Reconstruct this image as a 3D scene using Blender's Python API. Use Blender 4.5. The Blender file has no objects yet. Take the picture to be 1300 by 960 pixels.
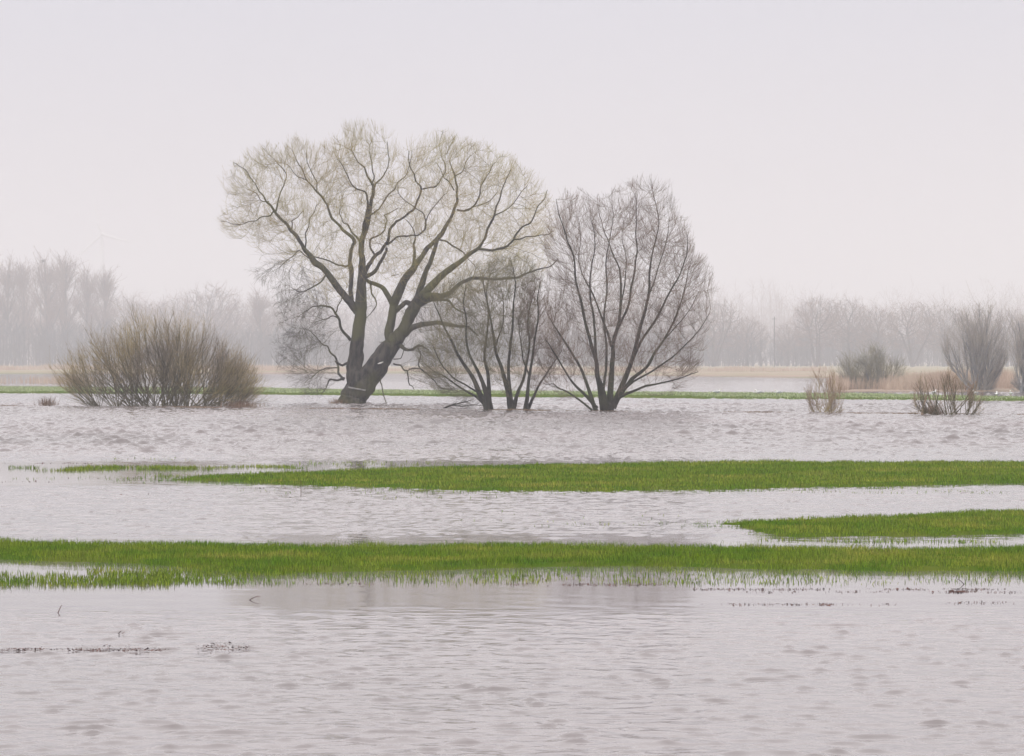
import bpy, math, random
import numpy as np
from mathutils.kdtree import KDTree
from mathutils import Vector

R = math.radians
rng = np.random.default_rng(7)
random.seed(7)
sc = bpy.context.scene
COL = sc.collection

# ------------------------------------------------------------------ camera
F = 3611.0          # focal length of the 100 mm lens in photograph pixels (1300 wide)
HZ = 458.0          # photograph row of the horizon
CH = 2.5            # eye height above the flood water
cam = bpy.data.cameras.new('camera')
cam.lens = 100.0; cam.sensor_width = 36.0
cam.clip_start = 0.5; cam.clip_end = 20000
co = bpy.data.objects.new('camera', cam); COL.objects.link(co)
co.location = (0, 0, CH)
co.rotation_euler = (R(90) - math.atan(22.0 / F), 0, 0)
sc.camera = co

# ------------------------------------------------------------------ light
SUN_EL, SUN_AZ = 42.0, 205.0
w = bpy.data.worlds.new('World'); sc.world = w; w.use_nodes = True
nt = w.node_tree; nt.nodes.clear()
N = nt.nodes.new; Lk = nt.links.new
out = N('ShaderNodeOutputWorld'); bg = N('ShaderNodeBackground')
sky = N('ShaderNodeTexSky'); sky.sky_type = 'NISHITA'; sky.sun_disc = False
sky.sun_elevation = R(SUN_EL); sky.sun_rotation = R(SUN_AZ); sky.dust_density = 4.0
bg.inputs['Strength'].default_value = 0.10
tc = N('ShaderNodeTexCoord'); sep = N('ShaderNodeSeparateXYZ')
Lk(tc.outputs['Generated'], sep.inputs[0])
ramp = N('ShaderNodeValToRGB')      # overcast: pale rose at the horizon, greyer above, bright towards the zenith
cr = ramp.color_ramp
K = 10.0
stops = [(0.0, (0.735, 0.697, 0.712)), (0.06, (0.718, 0.686, 0.725)), (0.126, (0.668, 0.666, 0.745)),
         (0.165, (1.24, 1.17, 1.20)), (0.28, (1.55, 1.48, 1.50)), (1.0, (1.62, 1.58, 1.62))]
cr.elements[0].position = stops[0][0]; cr.elements[0].color = (*[c / 4 for c in stops[0][1]], 1)
cr.elements[1].position = stops[-1][0]; cr.elements[1].color = (*[c / 4 for c in stops[-1][1]], 1)
for p, c in stops[1:-1]:
    e = cr.elements.new(p); e.color = (*[k / 4 for k in c], 1)
Lk(sep.outputs['Z'], ramp.inputs[0])
cn = N('ShaderNodeTexNoise'); cn.inputs['Scale'].default_value = 3.0; cn.inputs['Detail'].default_value = 4
mp = N('ShaderNodeMapping'); mp.inputs['Scale'].default_value = (1, 1, 4)
Lk(tc.outputs['Generated'], mp.inputs[0]); Lk(mp.outputs[0], cn.inputs['Vector'])
mr = N('ShaderNodeMapRange'); mr.inputs['From Min'].default_value = 0.3; mr.inputs['From Max'].default_value = 0.7
mr.inputs['To Min'].default_value = 39.0; mr.inputs['To Max'].default_value = 41.0   # clouds: faint unevenness
Lk(cn.outputs['Fac'], mr.inputs['Value'])
vm = N('ShaderNodeVectorMath'); vm.operation = 'SCALE'
Lk(ramp.outputs[0], vm.inputs[0]); Lk(mr.outputs[0], vm.inputs['Scale'])
mx = N('ShaderNodeMix'); mx.data_type = 'RGBA'; mx.inputs[0].default_value = 0.97; mx.clamp_result = False
Lk(sky.outputs[0], mx.inputs[6]); Lk(vm.outputs[0], mx.inputs[7])
Lk(mx.outputs[2], bg.inputs[0]); Lk(bg.outputs[0], out.inputs[0])

sl = bpy.data.lights.new('sun', 'SUN'); sl.energy = 1.1; sl.angle = R(25); sl.color = (1, 0.96, 0.90)
so = bpy.data.objects.new('sun', sl); COL.objects.link(so)
so.rotation_euler = (R(90 - SUN_EL), 0, R(180 - SUN_AZ))

sc.view_settings.view_transform = 'Standard'; sc.view_settings.look = 'None'
sc.view_settings.gamma = 1.0; sc.view_settings.exposure = 0.0; sc.view_settings.use_curve_mapping = False
sc.cycles.max_bounces = 5; sc.cycles.diffuse_bounces = 2; sc.cycles.glossy_bounces = 3
sc.cycles.volume_bounces = 1; sc.cycles.transparent_max_bounces = 8
sc.cycles.use_denoising = True
sc.cycles.use_adaptive_sampling = False

# ------------------------------------------------------------------ helpers
def dist(py):                      # distance of a point on the water seen at photograph row py
    return CH * F / (py - HZ)
def at(px, py, Y):
    return np.array([(px - 650.0) / F * Y, Y, CH + (HZ - py) / F * Y])

def mesh_np(name, V, Fc, mat, parent=None, smooth=False, attrs=None):
    """V (n,3), Fc (m,k) index array, k = 3 or 4"""
    V = np.ascontiguousarray(V, dtype=np.float32); Fc = np.ascontiguousarray(Fc, dtype=np.int32)
    m = bpy.data.meshes.new(name)
    k = Fc.shape[1]
    m.vertices.add(len(V)); m.vertices.foreach_set('co', V.ravel())
    m.loops.add(Fc.size); m.loops.foreach_set('vertex_index', Fc.ravel())
    m.polygons.add(len(Fc)); m.polygons.foreach_set('loop_start', np.arange(0, Fc.size, k, dtype=np.int32))
    if smooth:
        m.polygons.foreach_set('use_smooth', np.ones(len(Fc), dtype=bool))
    m.update(calc_edges=True)
    if attrs:
        for an, av in attrs.items():
            a = m.attributes.new(an, 'FLOAT', 'POINT'); a.data.foreach_set('value', np.asarray(av, dtype=np.float32))
    m.materials.append(mat)
    o = bpy.data.objects.new(name, m); COL.objects.link(o)
    if parent is not None: o.parent = parent
    return o

def thing(name, label, cat, loc=(0, 0, 0), group=None):
    o = bpy.data.objects.new(name, None); COL.objects.link(o)
    o.location = loc; o.empty_display_size = 0.3
    o['label'] = label; o['category'] = cat
    if group: o['group'] = group
    return o
def tag(o, label, cat, group=None):
    o['label'] = label; o['category'] = cat
    if group: o['group'] = group
    return o
def dup(root, loc, rz, s, label):
    c = root.copy(); COL.objects.link(c)
    c.location = loc; c.rotation_euler = (0, 0, rz); c.scale = s
    c['label'] = label
    for ch in list(root.children):
        d = ch.copy(); COL.objects.link(d); d.parent = c
    return c

def _h(ix, iy, seed):
    h = (ix.astype(np.int64) * 374761393 + iy.astype(np.int64) * 668265263 + seed * 1442695041) & 0x7fffffff
    h = ((h ^ (h >> 13)) * 1274126177) & 0x7fffffff
    return ((h ^ (h >> 16)) & 0xffff) / 65535.0
def vnoise(x, y, seed=0):
    ix = np.floor(x); iy = np.floor(y); fx = x - ix; fy = y - iy
    fx = fx * fx * (3 - 2 * fx); fy = fy * fy * (3 - 2 * fy)
    a = _h(ix, iy, seed); b = _h(ix + 1, iy, seed); c = _h(ix, iy + 1, seed); d = _h(ix + 1, iy + 1, seed)
    return (a * (1 - fx) + b * fx) * (1 - fy) + (c * (1 - fx) + d * fx) * fy
def fbm(x, y, seed=0, o=4):
    s = 0; a = 0.5; t = 0
    for i in range(o):
        s = s + a * vnoise(x * 2 ** i, y * 2 ** i, seed + i); t += a; a *= 0.5
    return s / t
def sstep(a, b, x):
    t = np.clip((x - a) / (b - a), 0, 1); return t * t * (3 - 2 * t)

def norm(v):
    return v / np.maximum(np.linalg.norm(v, axis=-1, keepdims=True), 1e-9)

# ------------------------------------------------------------------ materials
def mat(name):
    m = bpy.data.materials.new(name); m.use_nodes = True
    return m, m.node_tree, m.node_tree.nodes['Principled BSDF']
def noise_col(nt, b, c1, c2, scale, coord='Object', detail=4, lo=0.4, hi=0.6, vscale=(1, 1, 1)):
    t = nt.nodes.new('ShaderNodeTexCoord'); mp = nt.nodes.new('ShaderNodeMapping'); mp.inputs['Scale'].default_value = vscale
    n = nt.nodes.new('ShaderNodeTexNoise'); n.inputs['Scale'].default_value = scale; n.inputs['Detail'].default_value = detail
    r = nt.nodes.new('ShaderNodeMapRange'); r.inputs['From Min'].default_value = lo; r.inputs['From Max'].default_value = hi
    x = nt.nodes.new('ShaderNodeMix'); x.data_type = 'RGBA'
    x.inputs[6].default_value = (*c1, 1); x.inputs[7].default_value = (*c2, 1)
    L = nt.links.new
    L(t.outputs[coord], mp.inputs[0]); L(mp.outputs[0], n.inputs['Vector']); L(n.outputs['Fac'], r.inputs['Value'])
    L(r.outputs[0], x.inputs[0])
    if b is not None: L(x.outputs[2], b.inputs['Base Color'])
    return x
def simple(name, c1, c2, scale, rough=0.85, **k):
    m, nt, b = mat(name); noise_col(nt, b, c1, c2, scale, **k); b.inputs['Roughness'].default_value = rough
    b.inputs['Specular IOR Level'].default_value = 0.25
    return m

def bark_mat(name, c1, c2, c3):
    m, nt, b = mat(name)
    x = noise_col(nt, None, c1, c2, 5.0, vscale=(1, 1, 0.25), detail=6)
    y = noise_col(nt, None, (1, 1, 1), (0, 0, 0), 0.45, lo=0.45, hi=0.62)
    z = nt.nodes.new('ShaderNodeMix'); z.data_type = 'RGBA'; z.inputs[7].default_value = (*c3, 1)
    nt.links.new(x.outputs[2], z.inputs[6]); nt.links.new(y.outputs[2], z.inputs[0])
    inv = nt.nodes.new('ShaderNodeInvert'); nt.links.new(y.outputs[2], inv.inputs['Color']); nt.links.new(inv.outputs[0], z.inputs[0])
    nt.links.new(z.outputs[2], b.inputs['Base Color']); b.inputs['Roughness'].default_value = 0.9
    b.inputs['Specular IOR Level'].default_value = 0.15
    n = nt.nodes.new('ShaderNodeTexNoise'); n.inputs['Scale'].default_value = 9; n.inputs['Detail'].default_value = 5
    mp = nt.nodes.new('ShaderNodeMapping'); mp.inputs['Scale'].default_value = (1, 1, 0.2)
    t = nt.nodes.new('ShaderNodeTexCoord'); bu = nt.nodes.new('ShaderNodeBump'); bu.inputs['Strength'].default_value = 0.9
    bu.inputs['Distance'].default_value = 0.08
    nt.links.new(t.outputs['Object'], mp.inputs[0]); nt.links.new(mp.outputs[0], n.inputs['Vector'])
    nt.links.new(n.outputs['Fac'], bu.inputs['Height']); nt.links.new(bu.outputs[0], b.inputs['Normal'])
    return m
M = {}
M['branch'] = simple('willow_branches', (0.095, 0.085, 0.052), (0.150, 0.130, 0.062), 0.5)
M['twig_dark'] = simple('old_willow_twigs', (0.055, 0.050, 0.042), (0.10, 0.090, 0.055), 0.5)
M['mist_bark'] = simple('haze_paled_bark', (0.25, 0.26, 0.28), (0.31, 0.31, 0.31), 0.8)  # haze put into the bark colour of the mid-distance willows and bush
M['mist_twig'] = simple('haze_paled_twigs', (0.38, 0.35, 0.33), (0.43, 0.39, 0.34), 0.8)  # twig colour lightened to look veiled by haze
M['mist_olive'] = simple('haze_paled_olive_twigs', (0.34, 0.31, 0.22), (0.28, 0.28, 0.24), 0.8)  # olive twigs, with haze mixed into their colour
M['bark'] = bark_mat('willow_bark', (0.018, 0.018, 0.020), (0.075, 0.068, 0.060), (0.095, 0.095, 0.040))
M['twig'] = simple('willow_twigs', (0.340, 0.260, 0.095), (0.330, 0.280, 0.075), 0.4)
M['twig_grey'] = simple('grey_twigs', (0.150, 0.108, 0.086), (0.205, 0.145, 0.108), 0.6)
M['stem'] = bark_mat('shrub_bark', (0.020, 0.020, 0.020), (0.048, 0.043, 0.036), (0.050, 0.052, 0.030))
M['twig_olive'] = simple('olive_twigs', (0.190, 0.160, 0.075), (0.130, 0.125, 0.070), 0.8)
M['twig_bush'] = simple('bush_twigs', (0.250, 0.205, 0.165), (0.440, 0.340, 0.120), 0.45, lo=0.35, hi=0.7)
M['twig_red'] = simple('red_brown_twigs', (0.290, 0.195, 0.145), (0.380, 0.300, 0.190), 1.5)
M['far_bark'] = simple('far_bark', (0.085, 0.085, 0.09), (0.12, 0.11, 0.11), 0.5)
M['far_twig'] = simple('far_twigs', (0.24, 0.165, 0.14), (0.28, 0.215, 0.17), 0.05)
M['reed'] = simple('dry_reed', (0.47, 0.36, 0.29), (0.53, 0.43, 0.34), 0.3)
M['thicket'] = simple('thicket_twigs', (0.07, 0.085, 0.10), (0.12, 0.11, 0.11), 0.02)
M['straw'] = simple('dead_grass', (0.13, 0.075, 0.05), (0.28, 0.20, 0.12), 0.5, lo=0.35, hi=0.75)
M['debris'] = simple('flotsam', (0.035, 0.022, 0.024), (0.17, 0.09, 0.075), 6.0)
M['wood'] = simple('weathered_wood', (0.20, 0.20, 0.20), (0.32, 0.31, 0.30), 6.0)
M['sky_gap'] = simple('sky_gap_sliver', (0.60, 0.58, 0.55), (0.75, 0.73, 0.70), 6.0)  # pale tone standing in for bright sky behind the trunk
M['white'] = simple('white_plumage', (0.78, 0.78, 0.78), (0.82, 0.82, 0.80), 9.0)
M['grey'] = simple('grey_plumage', (0.42, 0.44, 0.47), (0.48, 0.50, 0.52), 9.0)
M['beak'] = simple('beak', (0.55, 0.30, 0.05), (0.6, 0.35, 0.06), 9.0)
M['paint_white'] = simple('white_paint', (0.72, 0.73, 0.74), (0.80, 0.80, 0.80), 1.0, rough=0.5)
M['paint_teal'] = simple('teal_paint', (0.20, 0.42, 0.42), (0.26, 0.50, 0.48), 3.0, rough=0.6)

def grass_mat(name, g1, g2, y1):
    m, nt, b = mat(name)
    x = noise_col(nt, None, g1, g2, 1.3, detail=5, lo=0.35, hi=0.65, vscale=(1, 0.6, 1))
    y = noise_col(nt, None, (0, 0, 0), (1, 1, 1), 0.8, detail=6, lo=0.45, hi=0.75, vscale=(0.7, 1.5, 1))
    at_ = nt.nodes.new('ShaderNodeAttribute'); at_.attribute_name = 'tint'
    mm = nt.nodes.new('ShaderNodeMath'); mm.operation = 'MULTIPLY_ADD'; mm.inputs[1].default_value = 1.0; mm.inputs[2].default_value = 0.05
    nt.links.new(at_.outputs['Fac'], mm.inputs[0])
    mul = nt.nodes.new('ShaderNodeMath'); mul.operation = 'MULTIPLY'
    sepc = nt.nodes.new('ShaderNodeSeparateColor'); nt.links.new(y.outputs[2], sepc.inputs[0])
    ad = nt.nodes.new('ShaderNodeMath'); ad.operation = 'ADD'; ad.inputs[1].default_value = 0.25
    nt.links.new(sepc.outputs[0], ad.inputs[0])
    nt.links.new(mm.outputs[0], mul.inputs[0]); nt.links.new(ad.outputs[0], mul.inputs[1])
    z = nt.nodes.new('ShaderNodeMix'); z.data_type = 'RGBA'; z.inputs[7].default_value = (*y1, 1)
    nt.links.new(mul.outputs[0], z.inputs[0]); nt.links.new(x.outputs[2], z.inputs[6])
    f1 = nt.nodes.new('ShaderNodeMath'); f1.operation = 'MULTIPLY'; f1.inputs[1].default_value = 17.3
    f2 = nt.nodes.new('ShaderNodeMath'); f2.operation = 'FRACT'
    f3 = nt.nodes.new('ShaderNodeMapRange'); f3.inputs['To Min'].default_value = 0.45; f3.inputs['To Max'].default_value = 1.55
    f4 = nt.nodes.new('ShaderNodeVectorMath'); f4.operation = 'SCALE'
    nt.links.new(at_.outputs['Fac'], f1.inputs[0]); nt.links.new(f1.outputs[0], f2.inputs[0]); nt.links.new(f2.outputs[0], f3.inputs['Value'])
    nt.links.new(z.outputs[2], f4.inputs[0]); nt.links.new(f3.outputs[0], f4.inputs['Scale'])
    nt.links.new(f4.outputs[0], b.inputs['Base Color']); b.inputs['Roughness'].default_value = 0.7
    b.inputs['Specular IOR Level'].default_value = 0.1
    return m
M['pasture'] = grass_mat('haze_paled_grass', (0.29, 0.37, 0.18), (0.34, 0.41, 0.21), (0.48, 0.46, 0.30))  # grass green lightened to imitate haze over the far strip
M['grass'] = grass_mat('flood_meadow_grass', (0.070, 0.165, 0.006), (0.130, 0.205, 0.010), (0.50, 0.39, 0.10))

# ground: mud with turf where the attribute says so
mg, nt, b = mat('meadow_ground')
mud = noise_col(nt, None, (0.16, 0.115, 0.10), (0.10, 0.085, 0.07), 0.7)
turf = noise_col(nt, None, (0.055, 0.105, 0.010), (0.095, 0.120, 0.018), 1.2)
pale = noise_col(nt, None, (0.30, 0.30, 0.18), (0.38, 0.30, 0.24), 0.01, lo=0.45, hi=0.55, vscale=(1, 4, 1))
a1 = nt.nodes.new('ShaderNodeAttribute'); a1.attribute_name = 'turf'
a2 = nt.nodes.new('ShaderNodeAttribute'); a2.attribute_name = 'pasture'
z1 = nt.nodes.new('ShaderNodeMix'); z1.data_type = 'RGBA'; z2 = nt.nodes.new('ShaderNodeMix'); z2.data_type = 'RGBA'
nt.links.new(mud.outputs[2], z1.inputs[6]); nt.links.new(turf.outputs[2], z1.inputs[7]); nt.links.new(a1.outputs['Fac'], z1.inputs[0])
nt.links.new(z1.outputs[2], z2.inputs[6]); nt.links.new(pale.outputs[2], z2.inputs[7]); nt.links.new(a2.outputs['Fac'], z2.inputs[0])
nt.links.new(z2.outputs[2], b.inputs['Base Color']); b.inputs['Roughness'].default_value = 0.9; b.inputs['Specular IOR Level'].default_value = 0.0
M['ground'] = mg

# flood water: murky, skylit
mw, nt, b = mat('flood_water')
wc = noise_col(nt, b, (0.165, 0.147, 0.143), (0.195, 0.169, 0.166), 0.05)
b.inputs['Roughness'].default_value = 0.07; b.inputs['IOR'].default_value = 1.5
t = nt.nodes.new('ShaderNodeTexCoord'); mp = nt.nodes.new('ShaderNodeMapping'); mp.inputs['Scale'].default_value = (1.0, 1.6, 1)
n = nt.nodes.new('ShaderNodeTexNoise'); n.inputs['Scale'].default_value = 6.0; n.inputs['Detail'].default_value = 3
bu = nt.nodes.new('ShaderNodeBump'); bu.inputs['Distance'].default_value = 0.02; 
a3 = nt.nodes.new('ShaderNodeAttribute'); a3.attribute_name = 'chop'
nt.links.new(a3.outputs['Fac'], bu.inputs['Strength'])
nt.links.new(t.outputs['Object'], mp.inputs[0]); nt.links.new(mp.outputs[0], n.inputs['Vector'])
nt.links.new(n.outputs['Fac'], bu.inputs['Height']); nt.links.new(bu.outputs[0], b.inputs['Normal'])
M['water'] = mw

# ------------------------------------------------------------------ the land: islands of grass given by their shorelines
# shorelines as (photograph column, row of the far shore, row of the near shore); turned into metres once, here
ISL = {
 'front': [(-1200, 690, 713), (0, 691, 712), (100, 692, 713), (170, 693, 716), (230, 693, 722), (320, 694, 730), (420, 695, 727), (560, 695, 723),
           (700, 695, 721), (900, 695, 722), (1100, 698, 724), (1300, 699, 726), (2400, 703, 727)],
 'middle': [(205, 608.8, 609.6), (270, 606, 611), (330, 602.5, 614), (420, 600, 618), (500, 597, 620), (600, 594, 623), (700, 592, 624), (800, 590, 623.5),
            (900, 588.5, 622), (1000, 587.5, 620), (1100, 588, 618.5), (1200, 588.5, 616), (1300, 589, 614), (1500, 591, 610), (2200, 593, 606)],
 'right': [(885, 665.4, 666.2), (930, 663.5, 668), (955, 662.8, 674), (985, 661.5, 681), (1010, 660, 683), (1060, 659, 683), (1100, 658, 683), (1170, 655, 683), (1230, 652, 682), (1300, 650, 679), (1500, 646, 675), (2200, 644, 672)],
 'far': [(-900, 489, 497), (0, 492, 499.5), (330, 494, 501), (600, 498, 504), (900, 500, 506.5), (1100, 501.5, 507.5), (1200, 503.5, 508.5), (1300, 505.2, 509.5), (2200, 510, 514)],
}
def isl_q(name, X, Y):
    """how far inside an island a point lies, -1 (off) .. +1 (well inside), in units of about a metre"""
    T = np.array(ISL[name], float)
    u = 650 + X / Y * F
    yf = CH * F / (np.interp(u, T[:, 0], T[:, 1]) - HZ); yn = CH * F / (np.interp(u, T[:, 0], T[:, 2]) - HZ)
    wob = (fbm(X * 0.55, Y * 0.5, 11, 5) - 0.5) * 0.042 * Y
    q = np.minimum(Y - yn, yf - Y) + wob * 0.7
    ends = np.minimum(u - T[0, 0], T[-1, 0] - u) / F * Y
    q = np.minimum(q, ends)
    return q

def ground_h(X, Y):
    h = -0.30 + 0.05 * (fbm(X * 0.1, Y * 0.1, 3) - 0.5)
    turf = np.zeros_like(X)
    for nme, sc_, top in (('front', 0.5, 0.045), ('middle', 0.9, 0.05), ('right', 0.5, 0.04), ('far', 3.0, 0.12)):
        q = isl_q(nme, X, Y)
        s = sstep(-1.6 * sc_, 0.9 * sc_, q)
        hh = -0.30 + (0.30 + top) * s + 0.02 * (fbm(X * 1.2, Y * 1.2, 5) - 0.5)
        h = np.maximum(h, hh)
        turf = np.maximum(turf, sstep(-0.6 * sc_, 0.2 * sc_, q))
    # low bank with dead grass that crosses the flood by the trees
    lb = 157.0 - (X + 29) / 53.0 * 26.0
    hb = -0.30 + 0.315 * np.exp(-((Y - lb) / 0.9) ** 2) + 0.05 * (fbm(X * 0.5, Y * 0.3, 9) - 0.62)
    h = np.maximum(h, np.where(np.abs(Y - lb) < 4, hb, -9))
    # dry land far off
    shore = 395 + 260 * sstep(60, -30, X) * 0.55 + (fbm(X * 0.02, Y * 0.02, 21) - 0.5) * 60
    f = sstep(0, 25, Y - shore)
    h = np.maximum(h, -0.30 + 0.55 * f)
    # the reed bank on the right
    rb = np.minimum(Y - 228, 275 - Y); rx = X - 25.5 - (Y - 231) * 0.112
    s = sstep(-1.5, 2.0, np.minimum(rb * 0.5, rx * 0.8))
    h = np.maximum(h, -0.30 + 0.42 * s)
    return h, turf, np.maximum(f, s * 0.9)

def lod_grid(rows, ncol):
    u = np.linspace(-1, 1, ncol)
    half = rows * 0.19 + 6.0
    X = half[:, None] * u[None, :]
    Y = np.repeat(rows[:, None], ncol, 1)
    # a few coarse columns carry the sheet out to the sides
    ex = np.array([30.0, 120.0, 500.0, 3000.0])
    XL = -half[:, None] - ex[None, ::-1]; XR = half[:, None] + ex[None, :]
    XL = np.maximum(XL, -3500); XR = np.minimum(XR, 3500)
    X = np.concatenate([XL, X, XR], 1); Y = np.concatenate([np.repeat(rows[:, None], 4, 1), Y, np.repeat(rows[:, None], 4, 1)], 1)
    edge = np.concatenate([np.zeros(4), sstep(1.0, 0.9, np.abs(u)), np.zeros(4)])
    nr, nc = X.shape
    i = np.arange(nr - 1)[:, None] * nc + np.arange(nc - 1)[None, :]
    Fc = np.stack([i, i + 1, i + nc + 1, i + nc], -1).reshape(-1, 4)
    return X, Y, edge, Fc

# ground sheet
rows = np.concatenate([[-450, -100, -20, 8, 15], np.arange(18, 26, 0.5), np.arange(26, 80, 0.12), np.arange(80, 120, 1.0), np.arange(120, 170, 0.3),
                       np.arange(170, 290, 0.8), np.arange(290, 800, 6), np.geomspace(800, 5200, 14)])
X, Y, edge, Fc = lod_grid(np.maximum(rows, -450), 200)
Xs = np.where(Y < 10, np.linspace(-1, 1, X.shape[1])[None, :] * 3500, X); 
X = Xs
H, TF, PS = ground_h(X, np.maximum(Y, 1.0))
H[Y < 16] = -0.3; TF[Y < 16] = 0; PS[Y < 16] = 0
g = mesh_np('ground', np.stack([X, Y, H], -1).reshape(-1, 3), Fc, M['ground'], smooth=True,
            attrs={'turf': TF.ravel(), 'pasture': PS.ravel()})
g['kind'] = 'structure'

# water sheet: wind ripples as real relief, damped in the lee of the grass
def waves(X, Y, comps, spread, seed):
    r = np.random.default_rng(seed)
    z = np.zeros_like(X, dtype=np.float32)
    for lam, amp, n in comps:
        for i in range(n):
            l = lam * r.uniform(0.75, 1.3); th = math.radians(90 + r.normal(0, spread) - 8)
            k = 2 * math.pi / l; ph = r.uniform(0, 6.28)
            z += amp / math.sqrt(n) * np.sin((k * (math.cos(th) * X + math.sin(th) * Y) + ph).astype(np.float32))
    return z
def chop(X, Y):
    d = Y
    a = np.interp(d, [18, 24, 26.5, 29, 32, 38.5, 41, 47, 53, 57, 60, 70, 74, 84, 100, 140, 170, 230, 400],
                     [.50, .44, .26, .06, .03, .04, .26, .40, .30, .12, .06, .14, .45, .9, 1.05, 1.0, .8, .6, .45])
    # still shallows to the left of the middle island
    u = X / Y * F + 650
    a = a * (1 - 0.75 * sstep(420, 60, u) * sstep(56, 59, d) * sstep(73, 67, d))
    gust = 0.55 + 0.9 * fbm(X * 0.06, Y * 0.035, 31, 4)
    fine = 0.6 + 0.8 * fbm(X * 0.5, Y * 0.2, 33, 3)
    return a * gust * fine
rows = np.concatenate([[-450, -100, -20, 5, 14], np.arange(17, 29, 0.028), np.arange(29, 41, 0.12), np.arange(41, 57, 0.05), np.arange(57, 71, 0.12), np.arange(71, 120, 0.062),
                       np.arange(120, 165, 0.085), np.arange(165, 230, 0.25), np.arange(230, 420, 1.0), np.arange(420, 800, 10), np.geomspace(800, 5200, 12)])
X, Y, edge, Fc = lod_grid(rows, 760)
X = np.where(Y < 10, np.linspace(-1, 1, X.shape[1])[None, :] * 3500, X)
C = chop(X, np.maximum(Y, 10))
core = (Y > 15) & (Y < 300)
A = waves(X, Y, ((1.9, 0.45, 6), (1.0, 0.8, 12), (0.60, 1.0, 18), (0.40, 0.8, 18)), 30, 5); A /= A[core].std()
B = waves(X, Y, ((0.28, 1.0, 18), (0.18, 0.8, 18), (0.12, 0.35, 14)), 27, 6); B /= B[core].std()
nearY = sstep(50, 90, Y)
Z = (A * 0.011 + 0.017 * nearY * np.clip(A - 0.9, 0, 3) ** 1.5) * C + (B * 0.0036 + (0.0080 + 0.004 * nearY) * np.clip(B - 0.8, 0, 3) ** 1.35) * np.sqrt(np.clip(C, 0, 1)) * sstep(0.04, 0.2, C)
del A, B
Z = Z * edge[None, :] * sstep(12, 17, Y) * sstep(420, 300, Y)
o = mesh_np('water', np.stack([X, Y, Z], -1).reshape(-1, 3), Fc, M['water'], smooth=True,
            attrs={'chop': np.clip(C * 0.35 + 0.02, 0, 0.5).ravel()})
o['kind'] = 'structure'

# ------------------------------------------------------------------ blades
def blades(name, P, hgt, wid, m, lean=0.35, label=None, cat=None, r=rng, tint=None, kind='stuff'):
    n = len(P)
    az = r.uniform(0, math.pi, n)
    wv = np.stack([np.cos(az), np.sin(az) * 0.5, np.zeros(n)], -1) * (wid[:, None] * 0.5)
    la = r.uniform(0, 2 * math.pi, n); lm = np.abs(r.normal(0, lean, n)) * hgt
    tip = P + np.stack([np.cos(la) * lm, np.sin(la) * lm, hgt], -1)
    mid = P + np.stack([np.cos(la) * lm * 0.35, np.sin(la) * lm * 0.35, hgt * 0.55], -1)
    V = np.stack([P - wv, P + wv, mid + wv * 0.8, tip, mid - wv * 0.8], 1).reshape(-1, 3)
    i = np.arange(n)[:, None] * 5
    F1 = np.concatenate([i + np.array([[0, 1, 2]]), i + np.array([[0, 2, 4]]), i + np.array([[4, 2, 3]])], 0)
    if tint is None: tint = r.uniform(0, 1, n)
    o = mesh_np(name, V, F1, m, attrs={'tint': np.repeat(tint, 5)})
    if label: tag(o, label, cat)
    o['kind'] = kind
    return o

def scatter_island(nme, y0, y1, dens, fringe, margin=4.5):
    """points on the island plus thin ones standing in the shallows around it"""
    half = y1 * 0.182 + margin
    n = int(dens * 2 * half * (y1 - y0))
    X = rng.uniform(-half, half, n); Y = rng.uniform(y0, y1, n)
    q = isl_q(nme, X, Y)
    if nme == 'far': q = q - 6.0 * np.clip(0.52 - fbm(X * 0.09, Y * 0.03, 47, 4), 0, 1) * 4
    p = sstep(-fringe, 0.12, q) ** 2.2
    p = np.where(q > 0.0, np.clip(0.7 + q * 1.1, 0, 1) * (fbm(X * 2.0, Y * 1.2, 43, 4) > 0.42 - 0.6 * q), p * (0.25 + 1.1 * (fbm(X * 2.2, Y * 1.3, 41) > 0.5)) * 0.8)
    k = rng.uniform(0, 1, n) < p
    X, Y, q = X[k], Y[k], q[k]
    h, _, _ = ground_h(X, Y)
    return X, Y, np.maximum(h, -0.03), q

def island(nme, y0, y1, dens, fringe, h0, w0, label):
    X, Y, z, q = scatter_island(nme, y0, y1, dens, fringe)
    n = len(X)
    clump = fbm(X * 3.5, Y * 2.5, 51, 4)
    hg = h0 * (0.15 + 1.5 * clump) * rng.uniform(0.6, 1.25, n)
    wd = w0 * rng.uniform(0.6, 1.4, n)
    tint = np.clip((fbm(X * 0.6, Y * 0.9, 61, 4) - 0.3) * 1.6, 0, 1) * rng.uniform(0.1, 1.0, n)
    tint = tint * sstep(-0.2, 0.8, q) + rng.uniform(0, 0.08, n)
    return X, Y, z, hg, wd, tint

G = [island('front', 27.5, 40.5, 1100, 1.9, 0.066, 0.006, ''),
     island('right', 37, 50, 620, 1.0, 0.062, 0.008, ''),
     island('middle', 52, 76, 300, 2.0, 0.070, 0.012, ''),
     island('far', 172, 300, 16, 2.5, 0.10, 0.05, '')]
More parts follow.
